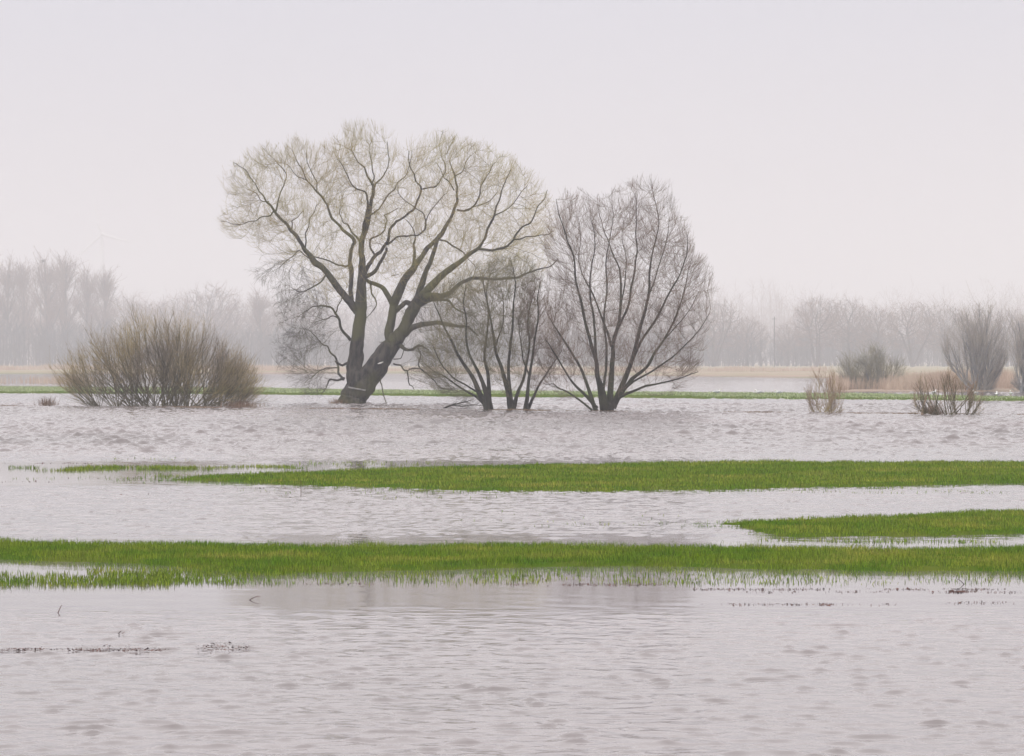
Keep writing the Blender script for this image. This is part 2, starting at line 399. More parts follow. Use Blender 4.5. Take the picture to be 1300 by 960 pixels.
# drowned grass: strips and tufts that stand in open water: (col0, col1, row0, row1, density, height)
strips = [(-60, 230, 729, 745, 480, 0.07), (110, 380, 720, 742, 300, 0.065), (0, 260, 714, 722, 50, 0.055), (330, 700, 727, 741, 120, 0.06), (640, 1300, 722, 742, 70, 0.055),
          (780, 990, 738, 742, 200, 0.05), (0, 1300, 726, 745, 20, 0.05),
          (10, 135, 594, 598.5, 240, 0.09), (100, 270, 592.5, 597, 260, 0.09), (240, 400, 591.5, 595, 160, 0.08), (370, 600, 587, 592, 20, 0.08), (150, 420, 600, 603, 18, 0.07),
          (195, 330, 603.5, 607, 60, 0.07), (0, 560, 605, 612, 7, 0.06), (430, 560, 586, 588.5, 46, 0.07), (470, 700, 629, 634, 9, 0.06), (120, 260, 582, 585, 7, 0.06),
          (520, 1000, 650, 672, 1.6, 0.055), (700, 860, 664, 668, 20, 0.05), (885, 960, 661.5, 664, 160, 0.055), (920, 1100, 685, 688, 90, 0.05), (1050, 1320, 687, 689.5, 240, 0.06),
          (1160, 1320, 676, 680, 120, 0.06), (560, 760, 606, 628, 1.5, 0.05), (300, 1300, 623, 627, 16, 0.06), (930, 1010, 666, 678, 90, 0.055)]
acc = [[], [], [], [], [], []]
for c0, c1, r0, r1, dn, hh in strips:
    Yn, Yf = dist(r1), dist(r0)
    half = max(abs(c0 - 650), abs(c1 - 650))
    area = (c1 - c0) / F * (Yn + Yf) / 2 * (Yf - Yn)
    n = int(area * dn * 2.2)
    Y = rng.uniform(Yn, Yf, n); X = (rng.uniform(c0, c1, n) - 650) / F * Y
    tE = np.abs((Y - (Yn + Yf) / 2) / ((Yf - Yn) / 2))
    uu = X / Y * F + 650; tE = np.maximum(tE, 1.25 - np.minimum(uu - c0, c1 - uu) / 60.0)
    cl = fbm(X * 1.6, Y * 1.1 + r0, 71, 4)
    k = (cl + rng.normal(0, 0.06, n) > 0.42 + 0.16 * tE ** 2) & (rng.uniform(0, 1, n) < 0.9)
    X, Y = X[k], Y[k]; n = len(X)
    for a_, v in zip(acc, (X, Y, np.full(n, -0.01), hh * rng.uniform(0.35, 1.2, n), (0.006 + 0.00012 * Y) * rng.uniform(0.6, 1.3, n), rng.uniform(0, 0.45, n))):
        a_.append(v)
G.append([np.concatenate(a_) for a_ in acc])
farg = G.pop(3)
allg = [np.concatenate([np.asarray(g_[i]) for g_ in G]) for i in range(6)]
blades('haze_paled_grass', np.stack(farg[:3], -1), farg[3], farg[4], M['pasture'], label='thin strip of grass, its green paled as haze, far behind the old willow', cat='grass', tint=farg[5])
blades('grass', np.stack(allg[:3], -1), allg[3], allg[4], M['grass'],
       label='short green meadow grass on the low islands and standing in the flood water', cat='grass', tint=allg[5])

# dead grass on the low bank
n = 42000
X = rng.uniform(-45, 45, n); lb = 157.0 - (X + 29) / 53.0 * 26.0
cl = fbm(X * 0.35, X * 0 + 3, 81, 4)
k = rng.uniform(0, 1, n) < 0.75 * sstep(0.35, 0.62, cl) + 0.4
X, lb, cl = X[k], lb[k], cl[k]; n = len(X)
Yb = lb + rng.normal(0, 0.30, n)
blades('dead_grass', np.stack([X, Yb, np.full(n, -0.03)], -1), rng.uniform(0.03, 0.10, n) * (0.2 + 1.5 * cl), rng.uniform(0.015, 0.05, n), M['straw'], lean=0.9,
       label='thin line of brown dead grass on the drowned bank beside the trees', cat='dead grass')
# flotsam lines in the foreground
D = [(0, 240, 825.5, 829, 1300), (40, 200, 821, 824, 260), (225, 365, 821, 828, 650), (240, 330, 818, 820, 300), (860, 1300, 747.5, 749.5, 420), (860, 1300, 751, 753, 160), (900, 950, 748, 750.5, 700),
     (1205, 1240, 750.5, 753.5, 2200), (820, 1140, 766.5, 769, 260), (990, 1010, 767, 770, 1500), (1040, 1062, 767, 769.5, 1200), (1180, 1300, 764, 767.5, 160),
     (640, 860, 741, 744, 300), (0, 130, 587.5, 589, 46), (60, 200, 606.5, 608, 24), (0, 90, 611, 613, 20), (60, 150, 618, 620, 24), (280, 420, 619, 621.5, 50), (420, 560, 621, 624, 36),
     (300, 500, 741, 743, 120), (1130, 1200, 633, 635, 20), (720, 860, 664, 667, 30), (0, 700, 627, 632, 3)]
P = []
for c0, c1, r0, r1, dn in D:
    Yn, Yf = dist(r1), dist(r0)
    n = int((c1 - c0) / F * (Yn + Yf) / 2 * (Yf - Yn) * dn * 2.5)
    Y = rng.uniform(Yn, Yf, n); X = (rng.uniform(c0, c1, n) - 650) / F * Y
    uu = X / Y * F + 650; eE = np.clip(1.2 - np.minimum(uu - c0, c1 - uu) / 30.0, 0, 1.2)
    cl = fbm(X * 2.8, Y * 1.6 + r0 * 3, 91, 5); k = (cl + rng.normal(0, 0.05, n) > 0.455 + 0.12 * eE)
    P.append(np.stack([X[k], Y[k], np.full(k.sum(), 0.012 if r0 > 800 else 0.002)], -1))
P = np.concatenate(P); n = len(P)
blades('flotsam', P, 0.003 + 0.012 * rng.uniform(0, 1, n) ** 3 * (0.6 + P[:, 1] / 60), (0.003 + 0.028 * rng.uniform(0, 1, n) ** 3) * (0.5 + P[:, 1] / 60), M['debris'], lean=1.2,
       label='dark stalks and scum washed up in thin lines on the still shallows', cat='flotsam')

# ------------------------------------------------------------------ tubes and growth
def tubes(chains, sides=3):
    """chains: list of (P (k,3), r (k,)) -> one vertex and one quad array"""
    P = np.concatenate([c[0] for c in chains]); r = np.concatenate([c[1] for c in chains])
    ln = np.array([len(c[1]) for c in chains]); cid = np.repeat(np.arange(len(ln)), ln)
    n = len(P); T = np.zeros_like(P)
    T[:-1] = P[1:] - P[:-1]
    last = np.cumsum(ln) - 1; first = last - ln + 1
    T[last] = P[last] - P[last - 1]
    mid = np.ones(n, bool); mid[first] = False; mid[last] = False
    i = np.where(mid)[0]; T[i] = P[i + 1] - P[i - 1]
    T = norm(T)
    Tf = norm(P[last] - P[first] + 1e-6)
    ref = np.where(np.abs(Tf[:, 1:2]) < 0.8, np.array([[0, 1.0, 0]]), np.array([[1.0, 0, 0]]))[cid]
    A = norm(np.cross(T, ref)); B = np.cross(T, A)
    ang = np.arange(sides) / sides * 2 * math.pi
    V = P[:, None, :] + r[:, None, None] * (np.cos(ang)[None, :, None] * A[:, None, :] + np.sin(ang)[None, :, None] * B[:, None, :])
    nl = np.ones(n, bool); nl[last] = False
    s = np.where(nl)[0]
    j = np.arange(sides); j2 = (j + 1) % sides
    a = s[:, None] * sides + j; b_ = s[:, None] * sides + j2; c = (s[:, None] + 1) * sides + j2; d = (s[:, None] + 1) * sides + j
    return V.reshape(-1, 3), np.stack([a, b_, c, d], -1).reshape(-1, 4)
def as_chains(P, Rr):
    return [(P[i], Rr[i]) for i in range(len(P))]
def tubes_reg(P, Rr, sides=3):       # (N,K,3),(N,K) all the same length
    N_, K_, _ = P.shape
    T = np.gradient(P, axis=1); T = norm(T)
    ref = np.where(np.abs(T[:, :1, 1:2]) < 0.8, np.array([0, 1.0, 0]), np.array([1.0, 0, 0]))
    A = norm(np.cross(T, np.broadcast_to(ref, T.shape))); B = np.cross(T, A)
    ang = np.arange(sides) / sides * 2 * math.pi
    V = P[:, :, None, :] + Rr[:, :, None, None] * (np.cos(ang)[:, None] * A[:, :, None, :] + np.sin(ang)[:, None] * B[:, :, None, :])
    idx = np.arange(N_ * K_).reshape(N_, K_)[:, :-1].ravel()
    j = np.arange(sides); j2 = (j + 1) % sides
    a = idx[:, None] * sides + j; b_ = idx[:, None] * sides + j2; c = (idx[:, None] + 1) * sides + j2; d = (idx[:, None] + 1) * sides + j
    return V.reshape(-1, 3), np.stack([a, b_, c, d], -1).reshape(-1, 4)
def join(parts):
    V = []; Fq = []; o = 0
    for v, f in parts:
        V.append(v); Fq.append(f + o); o += len(v)
    return np.concatenate(V), np.concatenate(Fq)

def grow(P, Rr, n, t0, t1, ang, L, K, trop, wig, ratio, r, env=None, rmin=0.002, tpow=1.0, lt=0.0, up=(0, 0, 1.0), keep=None, taper=0.35, away=None, away_k=0.0):
    """n children on the curves P; env(p) -> 0..1 inside, >1 outside"""
    Np, Kp, _ = P.shape
    pi = r.integers(0, Np, n) if keep is None else r.choice(Np, n, p=keep)
    t = t0 + (t1 - t0) * r.uniform(0, 1, n) ** tpow
    s = t * (Kp - 1); i0 = np.minimum(s.astype(int), Kp - 2); f = (s - i0)[:, None]
    p0 = P[pi, i0] * (1 - f) + P[pi, i0 + 1] * f
    T = norm(P[pi, i0 + 1] - P[pi, i0])
    r0 = Rr[pi, i0] * (1 - f[:, 0]) + Rr[pi, i0 + 1] * f[:, 0]
    q = norm(np.cross(T, r.normal(0, 1, (n, 3))))
    a = np.abs(ang * (1 + 0.25 * r.normal(0, 1, n)))[:, None]
    d = norm(np.cos(a) * T + np.sin(a) * q)
    ln = L * r.uniform(0.6, 1.3, n) * (1 - lt * t)
    upv = np.array(up)
    if away is not None:
        upv = upv + away_k * norm(p0 - np.array(away)[None, :])
    def run(ln):
        Q = np.zeros((n, K, 3)); Q[:, 0] = p0; dd = d.copy()
        for k in range(1, K):
            dd = norm(dd + trop * upv + W[k])
            Q[:, k] = Q[:, k - 1] + dd * (ln / (K - 1))[:, None]
        return Q
    W = r.normal(0, wig, (K, n, 3))
    Q = run(ln)
    if env is not None:
        e0 = env(Q[:, 0]); e1 = env(Q[:, -1])
        thr = 1.0 + 0.13 * r.normal(0, 1, n)
        fct = np.where(e1 > thr, np.clip((thr - e0) / np.maximum(e1 - e0, 1e-3), 0.15, 1), 1.0)
        Q = run(ln * fct)
    rr0 = np.clip(r0 * ratio * r.uniform(0.8, 1.1, n), rmin, None)
    rr = rr0[:, None] * np.linspace(1, taper, K)[None, :]
    return Q, np.maximum(rr, rmin * 0.6)

# ------------------------------------------------------------------ the old willow
WD = 167.0
def wp(px, py, dy=0.0):
    return np.array([(px - 650.0) / F * WD, dy, CH + (HZ - py) / F * WD])
PXM = WD / F                       # metres per photograph pixel at the willow
LIMBS = [   # points (col, row, width px), depth reached (m), parent by nearness
 ([(446,516,46),(449,508,42),(452,498,39),(455,488,37),(452,478,30),(450,466,24),(452,450,21),(454,432,20),(456,414,18),(458,396,17),(459,380,16),(459,366,14),(460,352,12)], 0.0),
 ([(455,497,36),(463,486,34),(472,474,33),(482,459,32),(491,446,29),(499,435,24),(504,428,20)], -0.4),
 ([(504,430,20),(512,420,17),(517,410,16),(522,398,17),(526,390,17),(533,380,15),(542,371,13),(553,359,11),(565,347,10),(576,340,9),(587,332,8),(598,324,7),(607,317,6),(613,309,5),(617,300,5),(622,288,4.5),(627,277,4),(630,265,3.5),(635,252,3),(640,240,2.5),(646,229,2),(650,220,1.4)], -2.5),
 ([(498,434,20),(494,424,14),(496,412,12),(498,400,12),(500,390,12),(502,380,13),(507,368,13),(513,356,12),(520,345,11),(526,337,10),(532,330,9),(537,322,8),(542,315,8),(549,307,7.5),(557,300,8),(562,293,7.5),(567,285,7),(572,275,6),(576,265,6),(579,255,5),(580,245,4.5),(579,233,4),(577,222,3.5),(575,212,2.5),(572,202,2)], 1.5),
 ([(500,396,9),(508,390,8),(515,384,8),(522,386,9)], 0.5),
 ([(499,388,10),(494,378,8),(487,369,8),(480,362,7),(473,358,7),(466,356,6)], 0.8),
 ([(522,343,8),(524,335,7),(524,325,6),(525,315,5),(525,305,4),(524,296,3),(520,286,2.5),(514,277,2)], 3.0),
 ([(525,390,14),(531,378,11),(535,365,10),(539,352,9),(542,343,8),(547,335,8),(551,323,7),(555,310,7),(558,302,7)], -0.5),
 ([(537,378,12),(548,376,10),(560,376,9),(572,372,8),(580,365,7),(587,360,7),(598,356,6),(610,356,6),(625,356,5),(640,357,5),(654,355,4.5),(667,352,4),(677,348,3.5),(687,345,3),(697,339,2.5),(705,332,2)], -4.0),
 ([(512,424,13),(520,420,10),(530,414,9),(540,412,8),(551,411,7.5),(562,412,7),(577,413,6),(592,415,5),(600,419,4),(606,427,3)], -3.0),
 ([(508,438,8),(515,444,6),(524,444,5),(532,440,4.5),(541,440,3.5),(549,444,2)], -3.5),
 ([(532,442,3.5),(535,452,3),(534,463,3),(539,470,3),(550,477,2.8),(556,483,2.3),(560,489,2),(570,493,1.6),(578,496,1.2)], -4.5),
 ([(500,462,4),(507,465,3.6),(513,470,3.5),(517,471,3.5),(519,480,3),(522,488,2.4),(527,493,1.5)], -2.5),
 ([(517,471,2.8),(525,468,2.3),(533,468,1.6)], -3.0),
 ([(484,474,4),(483,483,3),(485,493,2.4),(489,503,2.2),(495,512,2.2),(499,519,2)], -1.5),
 ([(500,456,2.5),(508,455,2),(514,446,1.8),(515,436,1.4)], -2),
 ([(522,388,10),(532,388,8),(545,383,7),(558,381,6),(570,382,5),(577,390,4),(584,397,3.5),(594,400,2.5),(602,399,1.6)], -5.0),
 ([(607,318,5),(620,319,5),(632,317,4.5),(645,315,4.5),(650,308,4),(655,300,3.8),(663,292,3.5),(672,285,3),(679,276,2.6),(685,265,2.2),(690,255,1.8),(694,246,1.3)], -4.0),
 ([(650,308,3),(660,305,3),(670,304,2.6),(681,303,2.2),(692,302,1.8),(700,297,1.2)], -4.5),
 ([(627,277,3),(637,270,2.6),(648,262,2.3),(657,252,2),(665,240,1.8),(671,233,1.2)], 1.5),
 ([(580,265,4.5),(589,267,4),(597,264,3.5),(605,256,3.3),(609,247,3),(612,238,2.5),(618,228,2),(624,219,1.6),(628,208,1.2)], -1.5),
 ([(590,266,3),(602,262,2.8),(613,257,2.4),(623,250,2),(630,240,1.4)], 3.0),
 ([(555,303,4),(565,305,3.6),(573,309,3.4),(582,316,3.2),(590,322,2.4),(596,329,1.8)], 2.5),
 ([(577,222,3),(585,215,2.5),(591,204,2),(596,194,1.4)], 2.5),
 ([(576,240,3),(569,228,2.6),(563,222,2.2),(557,213,1.8),(552,203,1.2)], 3.0),
 # left trunk
 ([(457,398,13),(450,390,12),(444,383,11),(437,375,10),(430,367,10),(423,357,10),(416,347,9),(409,339,9),(402,335,10),(396,327,8.5),(390,320,7.5),(385,311,6.5),(379,302,6.5),(372,295,6),(366,287,5.5),(360,279,5.5),(352,270,5),(346,262,4),(340,256,3.5),(335,248,3),(329,239,2.5),(323,230,2.2),(317,222,2),(310,215,1.6),(302,211,1.2)], -1.5),
 ([(353,270,4),(355,260,3.4),(356,250,3),(358,240,2.6),(361,231,2.4),(362,222,2.2),(357,214,1.9),(350,207,1.6),(345,199,1.1)], 1.0),
 ([(350,270,3.4),(347,275,3),(338,276,2.6),(330,280,2.4),(322,282,2),(312,286,1.8),(302,287,1.5),(294,284,1.2),(287,283,0.9)], -3.0),
 ([(344,258,2.6),(336,258,2.2),(328,252,1.9),(322,243,1.6),(312,238,1.2)], 1.5),
 ([(372,295,3.2),(372,285,2.8),(371,278,2.4),(377,273,2),(382,266,1.6)], 2.0),
 ([(389,318,3.2),(390,306,2.8),(388,296,2.6),(391,284,2.4),(392,273,2),(397,262,1.6),(402,255,1.2)], 2.5),
 ([(415,350,4),(408,359,3.5),(399,365,3),(392,369,2.5),(384,371,2),(374,368,1.4)], -2.5),
 ([(398,330,3.4),(388,326,2.8),(378,318,2.3),(370,321,2),(361,327,1.6),(350,338,1.2)], 2.5),
 ([(445,432,6),(439,422,5.5),(433,411,5),(430,403,4.5),(428,397,4),(421,391,3.6),(413,389,3.3),(405,390,2.8),(398,393,2.2),(390,396,1.5)], -2.5),
 ([(428,397,3),(431,391,2.6),(434,384,2.2),(437,375,1.5)], -2.5),
 ([(431,405,3),(424,401,2.5),(416,404,2.2),(408,405,1.8),(398,410,1.3)], 1.5),
 ([(441,461,5),(434,463,4.5),(428,460,4.5),(424,452,4),(418,446,3.6),(412,440,3),(406,436,2.8),(399,428,2.4),(391,421,2),(382,417,1.5),(375,416,1)], 2.5),
 ([(436,482,5),(431,475,4.6),(426,467,4.3),(424,458,4)], 2.0),
 ([(426,467,3),(418,467,2.6),(410,469,2.3),(403,473,2),(397,479,1.7),(391,486,1.3)], -2.0),
 ([(437,480,5),(430,483,4.5),(422,482,4),(418,488,3),(414,496,2),(409,501,1.2)], -1.5),
 ([(452,398,8),(447,384,7.5),(446,377,7.5),(445,365,7.5),(446,352,7.5),(445,340,8),(444,332,7),(445,322,6.5),(448,312,6),(450,305,7),(443,298,6),(435,292,5.5),(427,284,5),(420,275,5),(417,266,4.5),(414,257,4.2),(407,249,4),(400,242,3.8),(393,234,3.4),(387,227,3),(382,217,2.6),(377,207,2.2),(371,196,1.8),(368,188,1.2)], 1.8),
 ([(444,336,4),(438,338,4),(430,337,3.5),(420,333,3.2),(410,331,2.8),(401,327,2.2)], -2.5),
 ([(387,227,2.2),(380,224,2),(374,221,1.7),(368,213,1.2)], -1.5),
 ([(400,243,2.5),(402,232,2.2),(398,220,2),(394,208,1.6),(392,198,1.1)], -2.0),
 ([(460,354,12),(459,342,11),(460,330,10),(459,320,9.5),(458,310,9),(460,300,9),(464,290,8.5),(467,278,7.5),(470,265,7),(472,252,6.5),(472,243,6),(471,234,5),(467,225,4),(462,215,3.6),(457,206,3),(452,197,2.5),(446,191,1.8),(440,188,1.2)], 0.5),
 ([(461,297,6),(462,285,5.5),(466,273,5),(468,261,4.5),(467,250,4),(461,244,3.4),(452,240,3),(447,233,2.6),(442,222,2.2),(437,213,1.8),(430,207,1.3)], -2.5),
 ([(472,240,4),(477,236,3.6),(482,230,3.2),(488,223,2.8),(492,216,2.5),(494,205,2.2),(493,195,1.8),(494,184,1.3)], -1.5),
 ([(471,234,3.4),(474,222,3),(472,210,2.6),(468,198,2.2),(467,186,1.8),(470,175,1.3)], 2.0),
 ([(466,278,4),(475,270,3.6),(482,262,3.4),(491,250,3.2),(500,240,3),(505,230,2.6),(513,222,2.3),(517,210,2),(519,198,1.6),(520,188,1.2)], 3.0),
 ([(458,308,5),(452,300,4),(446,292,3.5),(440,284,3),(432,278,2.6),(428,268,2.2),(430,258,1.7)], 3.5),
 ([(462,348,8),(466,340,7.5),(471,333,7),(477,325,6.5),(485,318,6),(492,309,6),(494,300,5.5),(496,291,5),(503,285,4.8),(510,280,4.6),(518,273,4.3),(525,265,4.2),(531,254,4),(537,241,4),(533,234,3.2),(528,228,3),(524,218,2.6),(520,206,2.2),(519,195,1.6)], -1.0),
 ([(463,352,8),(470,349,7),(477,343,6.5),(483,335,6),(488,327,5.5),(491,317,5)], -0.8),
 ([(537,241,3.4),(546,238,3),(555,235,2.8),(560,228,2.4),(564,219,2.2),(563,208,1.9),(560,197,1.6),(558,186,1.1)], 1.5),
 ([(492,311,4.5),(500,306,4),(508,302,3.8),(516,300,3.6),(525,299,3.6),(533,298,3.4),(540,293,3.2),(541,282,2.8),(536,272,2.4),(528,265,2.2),(518,259,2),(510,250,1.7),(508,240,1.3)], -3.0),
 ([(540,293,2.6),(544,281,2.4),(548,270,2.2),(556,262,2),(562,255,1.8),(569,250,1.2)], -3.5),
 ([(477,326,4.5),(473,317,4),(470,309,3.8),(473,301,3.5),(480,296,3.3),(486,288,3),(488,279,2.8),(486,270,2.4),(494,268,2),(503,262,1.5)], 2.0),
 ([(497,350,2),(505,348,1.6)], 1),
 ([(500,433,2.4),(492,434,2),(485,434,1.5)], -1.8),
 ([(470,360,4),(471,371,3.4),(475,381,3),(478,391,2.4),(474,399,2),(468,404,1.3)], -1.5),
]
def spline(pts, w, n_per):
    pts = np.asarray(pts); k = len(pts)
    if k < 3:
        t = np.linspace(0, k - 1, max(3, n_per * (k - 1) + 1)); i = np.minimum(t.astype(int), k - 2); f = (t - i)[:, None]
        return pts[i] * (1 - f) + pts[i + 1] * f, np.interp(t, np.arange(k), w)
    P = np.vstack([2 * pts[0] - pts[1], pts, 2 * pts[-1] - pts[-2]])
    t = np.linspace(0, k - 1, n_per * (k - 1) + 1); i = np.minimum(t.astype(int), k - 2); f = (t - i)[:, None]
    p0, p1, p2, p3 = P[i], P[i + 1], P[i + 2], P[i + 3]
    Q = 0.5 * (2 * p1 + (-p0 + p2) * f + (2 * p0 - 5 * p1 + 4 * p2 - p3) * f ** 2 + (-p0 + 3 * p1 - 3 * p2 + p3) * f ** 3)
    return Q, np.interp(t, np.arange(k), w)

def in_poly(x, y, P):
    r = np.zeros(len(x), bool); n_ = len(P); j = n_ - 1
    for i in range(n_):
        xi, yi = P[i]; xj, yj = P[j]
        c = ((yi > y) != (yj > y)) & (x < (xj - xi) * (y - yi) / (yj - yi + 1e-9) + xi)
        r ^= c; j = i
    return r
def edge_dist(x, y, P):
    d = np.full(len(x), 1e9); n_ = len(P)
    for i in range(n_):
        a = P[i]; b_ = P[(i + 1) % n_]; ab = b_ - a
        t = np.clip(((x - a[0]) * ab[0] + (y - a[1]) * ab[1]) / (ab @ ab), 0, 1)
        d = np.minimum(d, np.hypot(x - a[0] - t * ab[0], y - a[1] - t * ab[1]))
    return d

def colonize(nodes, par, nrad, att, r, step, kill, inf, iters, up=0.06, inertia=0.45, jit=0.22, rtip=0.006, rmax=0.035, thick=0.20, rnoise=True):
    """let wood grow from the given skeleton towards the points att; returns chains of branches"""
    n_skel = len(nodes)
    nd = [np.array(v) for v in nodes]; par = list(par); alive = np.ones(len(att), bool); rads = list(nrad)
    for it in range(iters):
        kd = KDTree(len(nd))
        for i, v in enumerate(nd): kd.insert(v, i)
        kd.balance()
        idx = np.where(alive)[0]
        if len(idx) < 8: break
        acc_ = {}
        for i in idx:
            _, j, dd = kd.find(att[i])
            if dd < kill: alive[i] = False; continue
            if dd < inf and (j >= n_skel or rads[j] < thick):
                a_ = (att[i] - nd[j]) / dd
                if j in acc_: acc_[j] += a_
                else: acc_[j] = a_
        if not acc_: break
        for j, dv in acc_.items():
            l = np.linalg.norm(dv)
            if l < 0.05: continue
            pj = par[j]
            t_ = (nd[j] - nd[pj]) if pj >= 0 else np.array([0, 0, 1.0])
            t_ = t_ / max(np.linalg.norm(t_), 1e-6)
            d_ = dv / l + inertia * t_ + r.normal(0, jit, 3) + np.array([0, 0, up])
            d_ /= np.linalg.norm(d_)
            nd.append(nd[j] + d_ * step); par.append(j); rads.append(0)
    ND = np.array(nd); nn = len(ND)
    a2 = np.zeros(nn)
    for i in range(nn - 1, n_skel - 1, -1):
        if a2[i] == 0: a2[i] = rtip ** 2.2
        a2[par[i]] += a2[i]
    gr = np.minimum(np.maximum(a2, 1e-12) ** (1 / 2.2), rmax)
    main = {}
    for i in range(n_skel, nn):
        p = par[i]
        if p >= n_skel and (p not in main or gr[i] > gr[main[p]]): main[p] = i
    grown = []
    for s_ in range(n_skel, nn):
        if main.get(par[s_]) == s_: continue
        c = [par[s_], s_]
        while c[-1] in main: c.append(main[c[-1]])
        P_ = ND[c].copy(); r_ = gr[c].copy(); r_[0] = r_[1]
        if len(c) > 3: P_[1:-1] = 0.25 * P_[:-2] + 0.5 * P_[1:-1] + 0.25 * P_[2:]
        grown.append((P_, r_))
    return grown

def traced_tree(name, label, cat, bx, by, limbs, outline, seed, natt, dmax, twigs, m_trunk, m_branch, m_twig, sides=8, step=0.30, kill=0.42, rtip=0.006, rmax=0.035,
                thin=1.0, up=0.06, hang=None, m_hang=None, clump=0.36, lump_a=0.16, iters=46, kink=0.05, twr=(0.0055, 0.0042), tang=(0.5, 0.42), tlen=(1.1, 0.75), tup=0.12, jit=0.22,
                soft=60.0, shellw=(0.22, 0.5), centre=None, away_k=1.0, twig_wig=(0.09, 0.07)):
    r = np.random.default_rng(seed)
    Yd = dist(by); s = Yd / F
    root = thing(name, label, cat, (0, Yd, 0))
    def wp(px, py, dy=0.0):
        return np.array([(px - 650.0) * s, dy, CH + (HZ - py) * s])
    poly = np.array(outline, float)
    nodes, par, nrad, chs = [], [], [], []
    for li, (pts, dep) in enumerate(limbs):
        xy = np.array([(p[0], p[1]) for p in pts], float); wd = np.array([p[2] for p in pts], float)
        wd = np.where(wd < 12, wd * (0.55 + 0.45 * wd / 12), wd) * thin * s * 0.5
        if li == 0 or len(nodes) == 0: d0, pn = 0.0, -1
        else:
            A = np.array([[n_[0], n_[2]] for n_ in nodes]); q0 = wp(*xy[0])
            dd = (A[:, 0] - q0[0]) ** 2 + (A[:, 1] - q0[2]) ** 2
            pn = int(np.argmin(dd)); d0 = nodes[pn][1]
            if xy[0][1] > by - 14 and dd[pn] > 0.05: pn, d0 = -1, r.normal(0, 0.15)
        P3 = np.array([wp(x, y, d0 + (dep - d0) * min(1, t * 1.1) ** 1.1) for (x, y), t in zip(xy, np.linspace(0, 1, len(xy)))])
        Q, rr = spline(P3, wd, 3)
        if len(Q) > 5:
            k_ = kink * sstep(0, 4, np.arange(len(Q))) * np.clip(0.10 / np.maximum(rr, 0.02), 0.25, 1.3)
            n1 = np.convolve(r.normal(0, 1, len(Q) + 4), [.2, .5, .8, .5, .2], 'valid'); n2 = np.convolve(r.normal(0, 1, len(Q) + 4), [.2, .5, .8, .5, .2], 'valid')
            Q[:, 0] += n1 * k_; Q[:, 2] += n2 * k_
            Q[2:-1, 1] += np.cumsum(r.normal(0, 0.05, len(Q) - 3))
        chs.append((Q, rr)); prev = pn
        for q, rad in zip(Q, rr):
            nodes.append(q); par.append(prev); nrad.append(rad); prev = len(nodes) - 1
    # the volume the crown fills, in lumpy cells so that it has gaps
    x0, y0 = poly.min(0); x1, y1 = poly.max(0)
    n = natt * 4
    ax = r.uniform(x0, x1, n); ay = r.uniform(y0, y1, n)
    k = in_poly(ax, ay, poly); ax, ay = ax[k], ay[k]
    ed = edge_dist(ax, ay, poly) * s
    dm = np.minimum(dmax, 0.35 + ed * 1.3)
    ad = r.uniform(-1, 1, len(ax)) * dm
    cl = fbm(ax * 0.035, ay * 0.035 + ad * 0.25, 100 + seed, 3)
    k = (r.uniform(0, 1, len(ax)) < shellw[0] + shellw[1] * sstep(3.2, 0.5, ed)) & (cl > clump)
    att = np.stack([(ax[k] - 650) * s, ad[k], CH + (HZ - ay[k]) * s], -1)[:natt]
    grown = colonize(nodes, par, nrad, att, r, step, kill, step * 10, iters, up=up, rtip=rtip, rmax=rmax, jit=jit)
    V, Fq = tubes([(p.copy(), q) for p, q in chs], sides)
    rad_v = np.repeat(np.concatenate([c[1] for c in chs]), sides); ctr = np.repeat(np.concatenate([c[0] for c in chs]), sides, axis=0)
    a_ = np.arctan2(V[:, 1] - ctr[:, 1], V[:, 0] - ctr[:, 0])
    bump = (fbm(a_ * 1.7 + 9, V[:, 2] * 0.9 + V[:, 0] * 0.7, 121, 3) - 0.5) * 2 * lump_a * sstep(0.06, 0.2, rad_v) + \
           (fbm(a_ * 3.0 + 5, V[:, 2] * 3.0 + V[:, 0] * 2, 122, 3) - 0.5) * 0.35
    V = ctr + (V - ctr) * (1 + bump)[:, None]
    mesh_np('trunk', V, Fq, m_trunk, root, smooth=True)
    mesh_np('branches', *tubes(grown, 3), m_branch, root, smooth=True)
    src = []
    for p, q in grown + [(p[len(p) // 3:], q[len(p) // 3:]) for p, q in chs if q[-1] < 0.08]:
        for i in range(len(p) - 1):
            if q[i] < 0.08: src.append((p[i], p[i + 1], q[i]))
    A = np.array([u[0] for u in src]); B = np.array([u[1] for u in src]); SR = np.array([u[2] for u in src])
    def env(p):
        x = p[:, 0] / s + 650; y = HZ - (p[:, 2] - CH) / s
        ins = in_poly(x, y, poly); d_ = edge_dist(x, y, poly)
        return np.where(ins, 1 - d_ / soft, 1 + d_ / (soft * 0.4)) + (fbm(x * 0.045, y * 0.045, 300 + seed, 3) - 0.5) * 1.1
    sx = A[:, 0] / s + 650; sy = HZ - (A[:, 2] - CH) / s
    ctr0 = wp(*(centre if centre else (bx, by)))
    low = hang(sx, sy) if hang is not None else np.zeros(len(A), bool)
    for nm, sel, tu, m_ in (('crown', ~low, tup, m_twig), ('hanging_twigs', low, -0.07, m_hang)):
        if sel.sum() < 10: continue
        fr_ = sel.sum() / len(A)
        SP = np.stack([A[sel], B[sel]], 1); S2 = np.stack([SR[sel], SR[sel]], 1)
        w_ = 1 / (0.25 + SR[sel] / 0.02); w_ /= w_.sum()
        T1, R1 = grow(SP, S2, int(twigs[0] * fr_), 0, 1, tang[0], tlen[0], 6, tu, twig_wig[0], 0.6, r, env=env, rmin=twr[0], keep=w_, away=ctr0, away_k=away_k)
        R1 = np.clip(R1, twr[0], twr[0] * 1.4) * np.linspace(1, 0.6, 6)
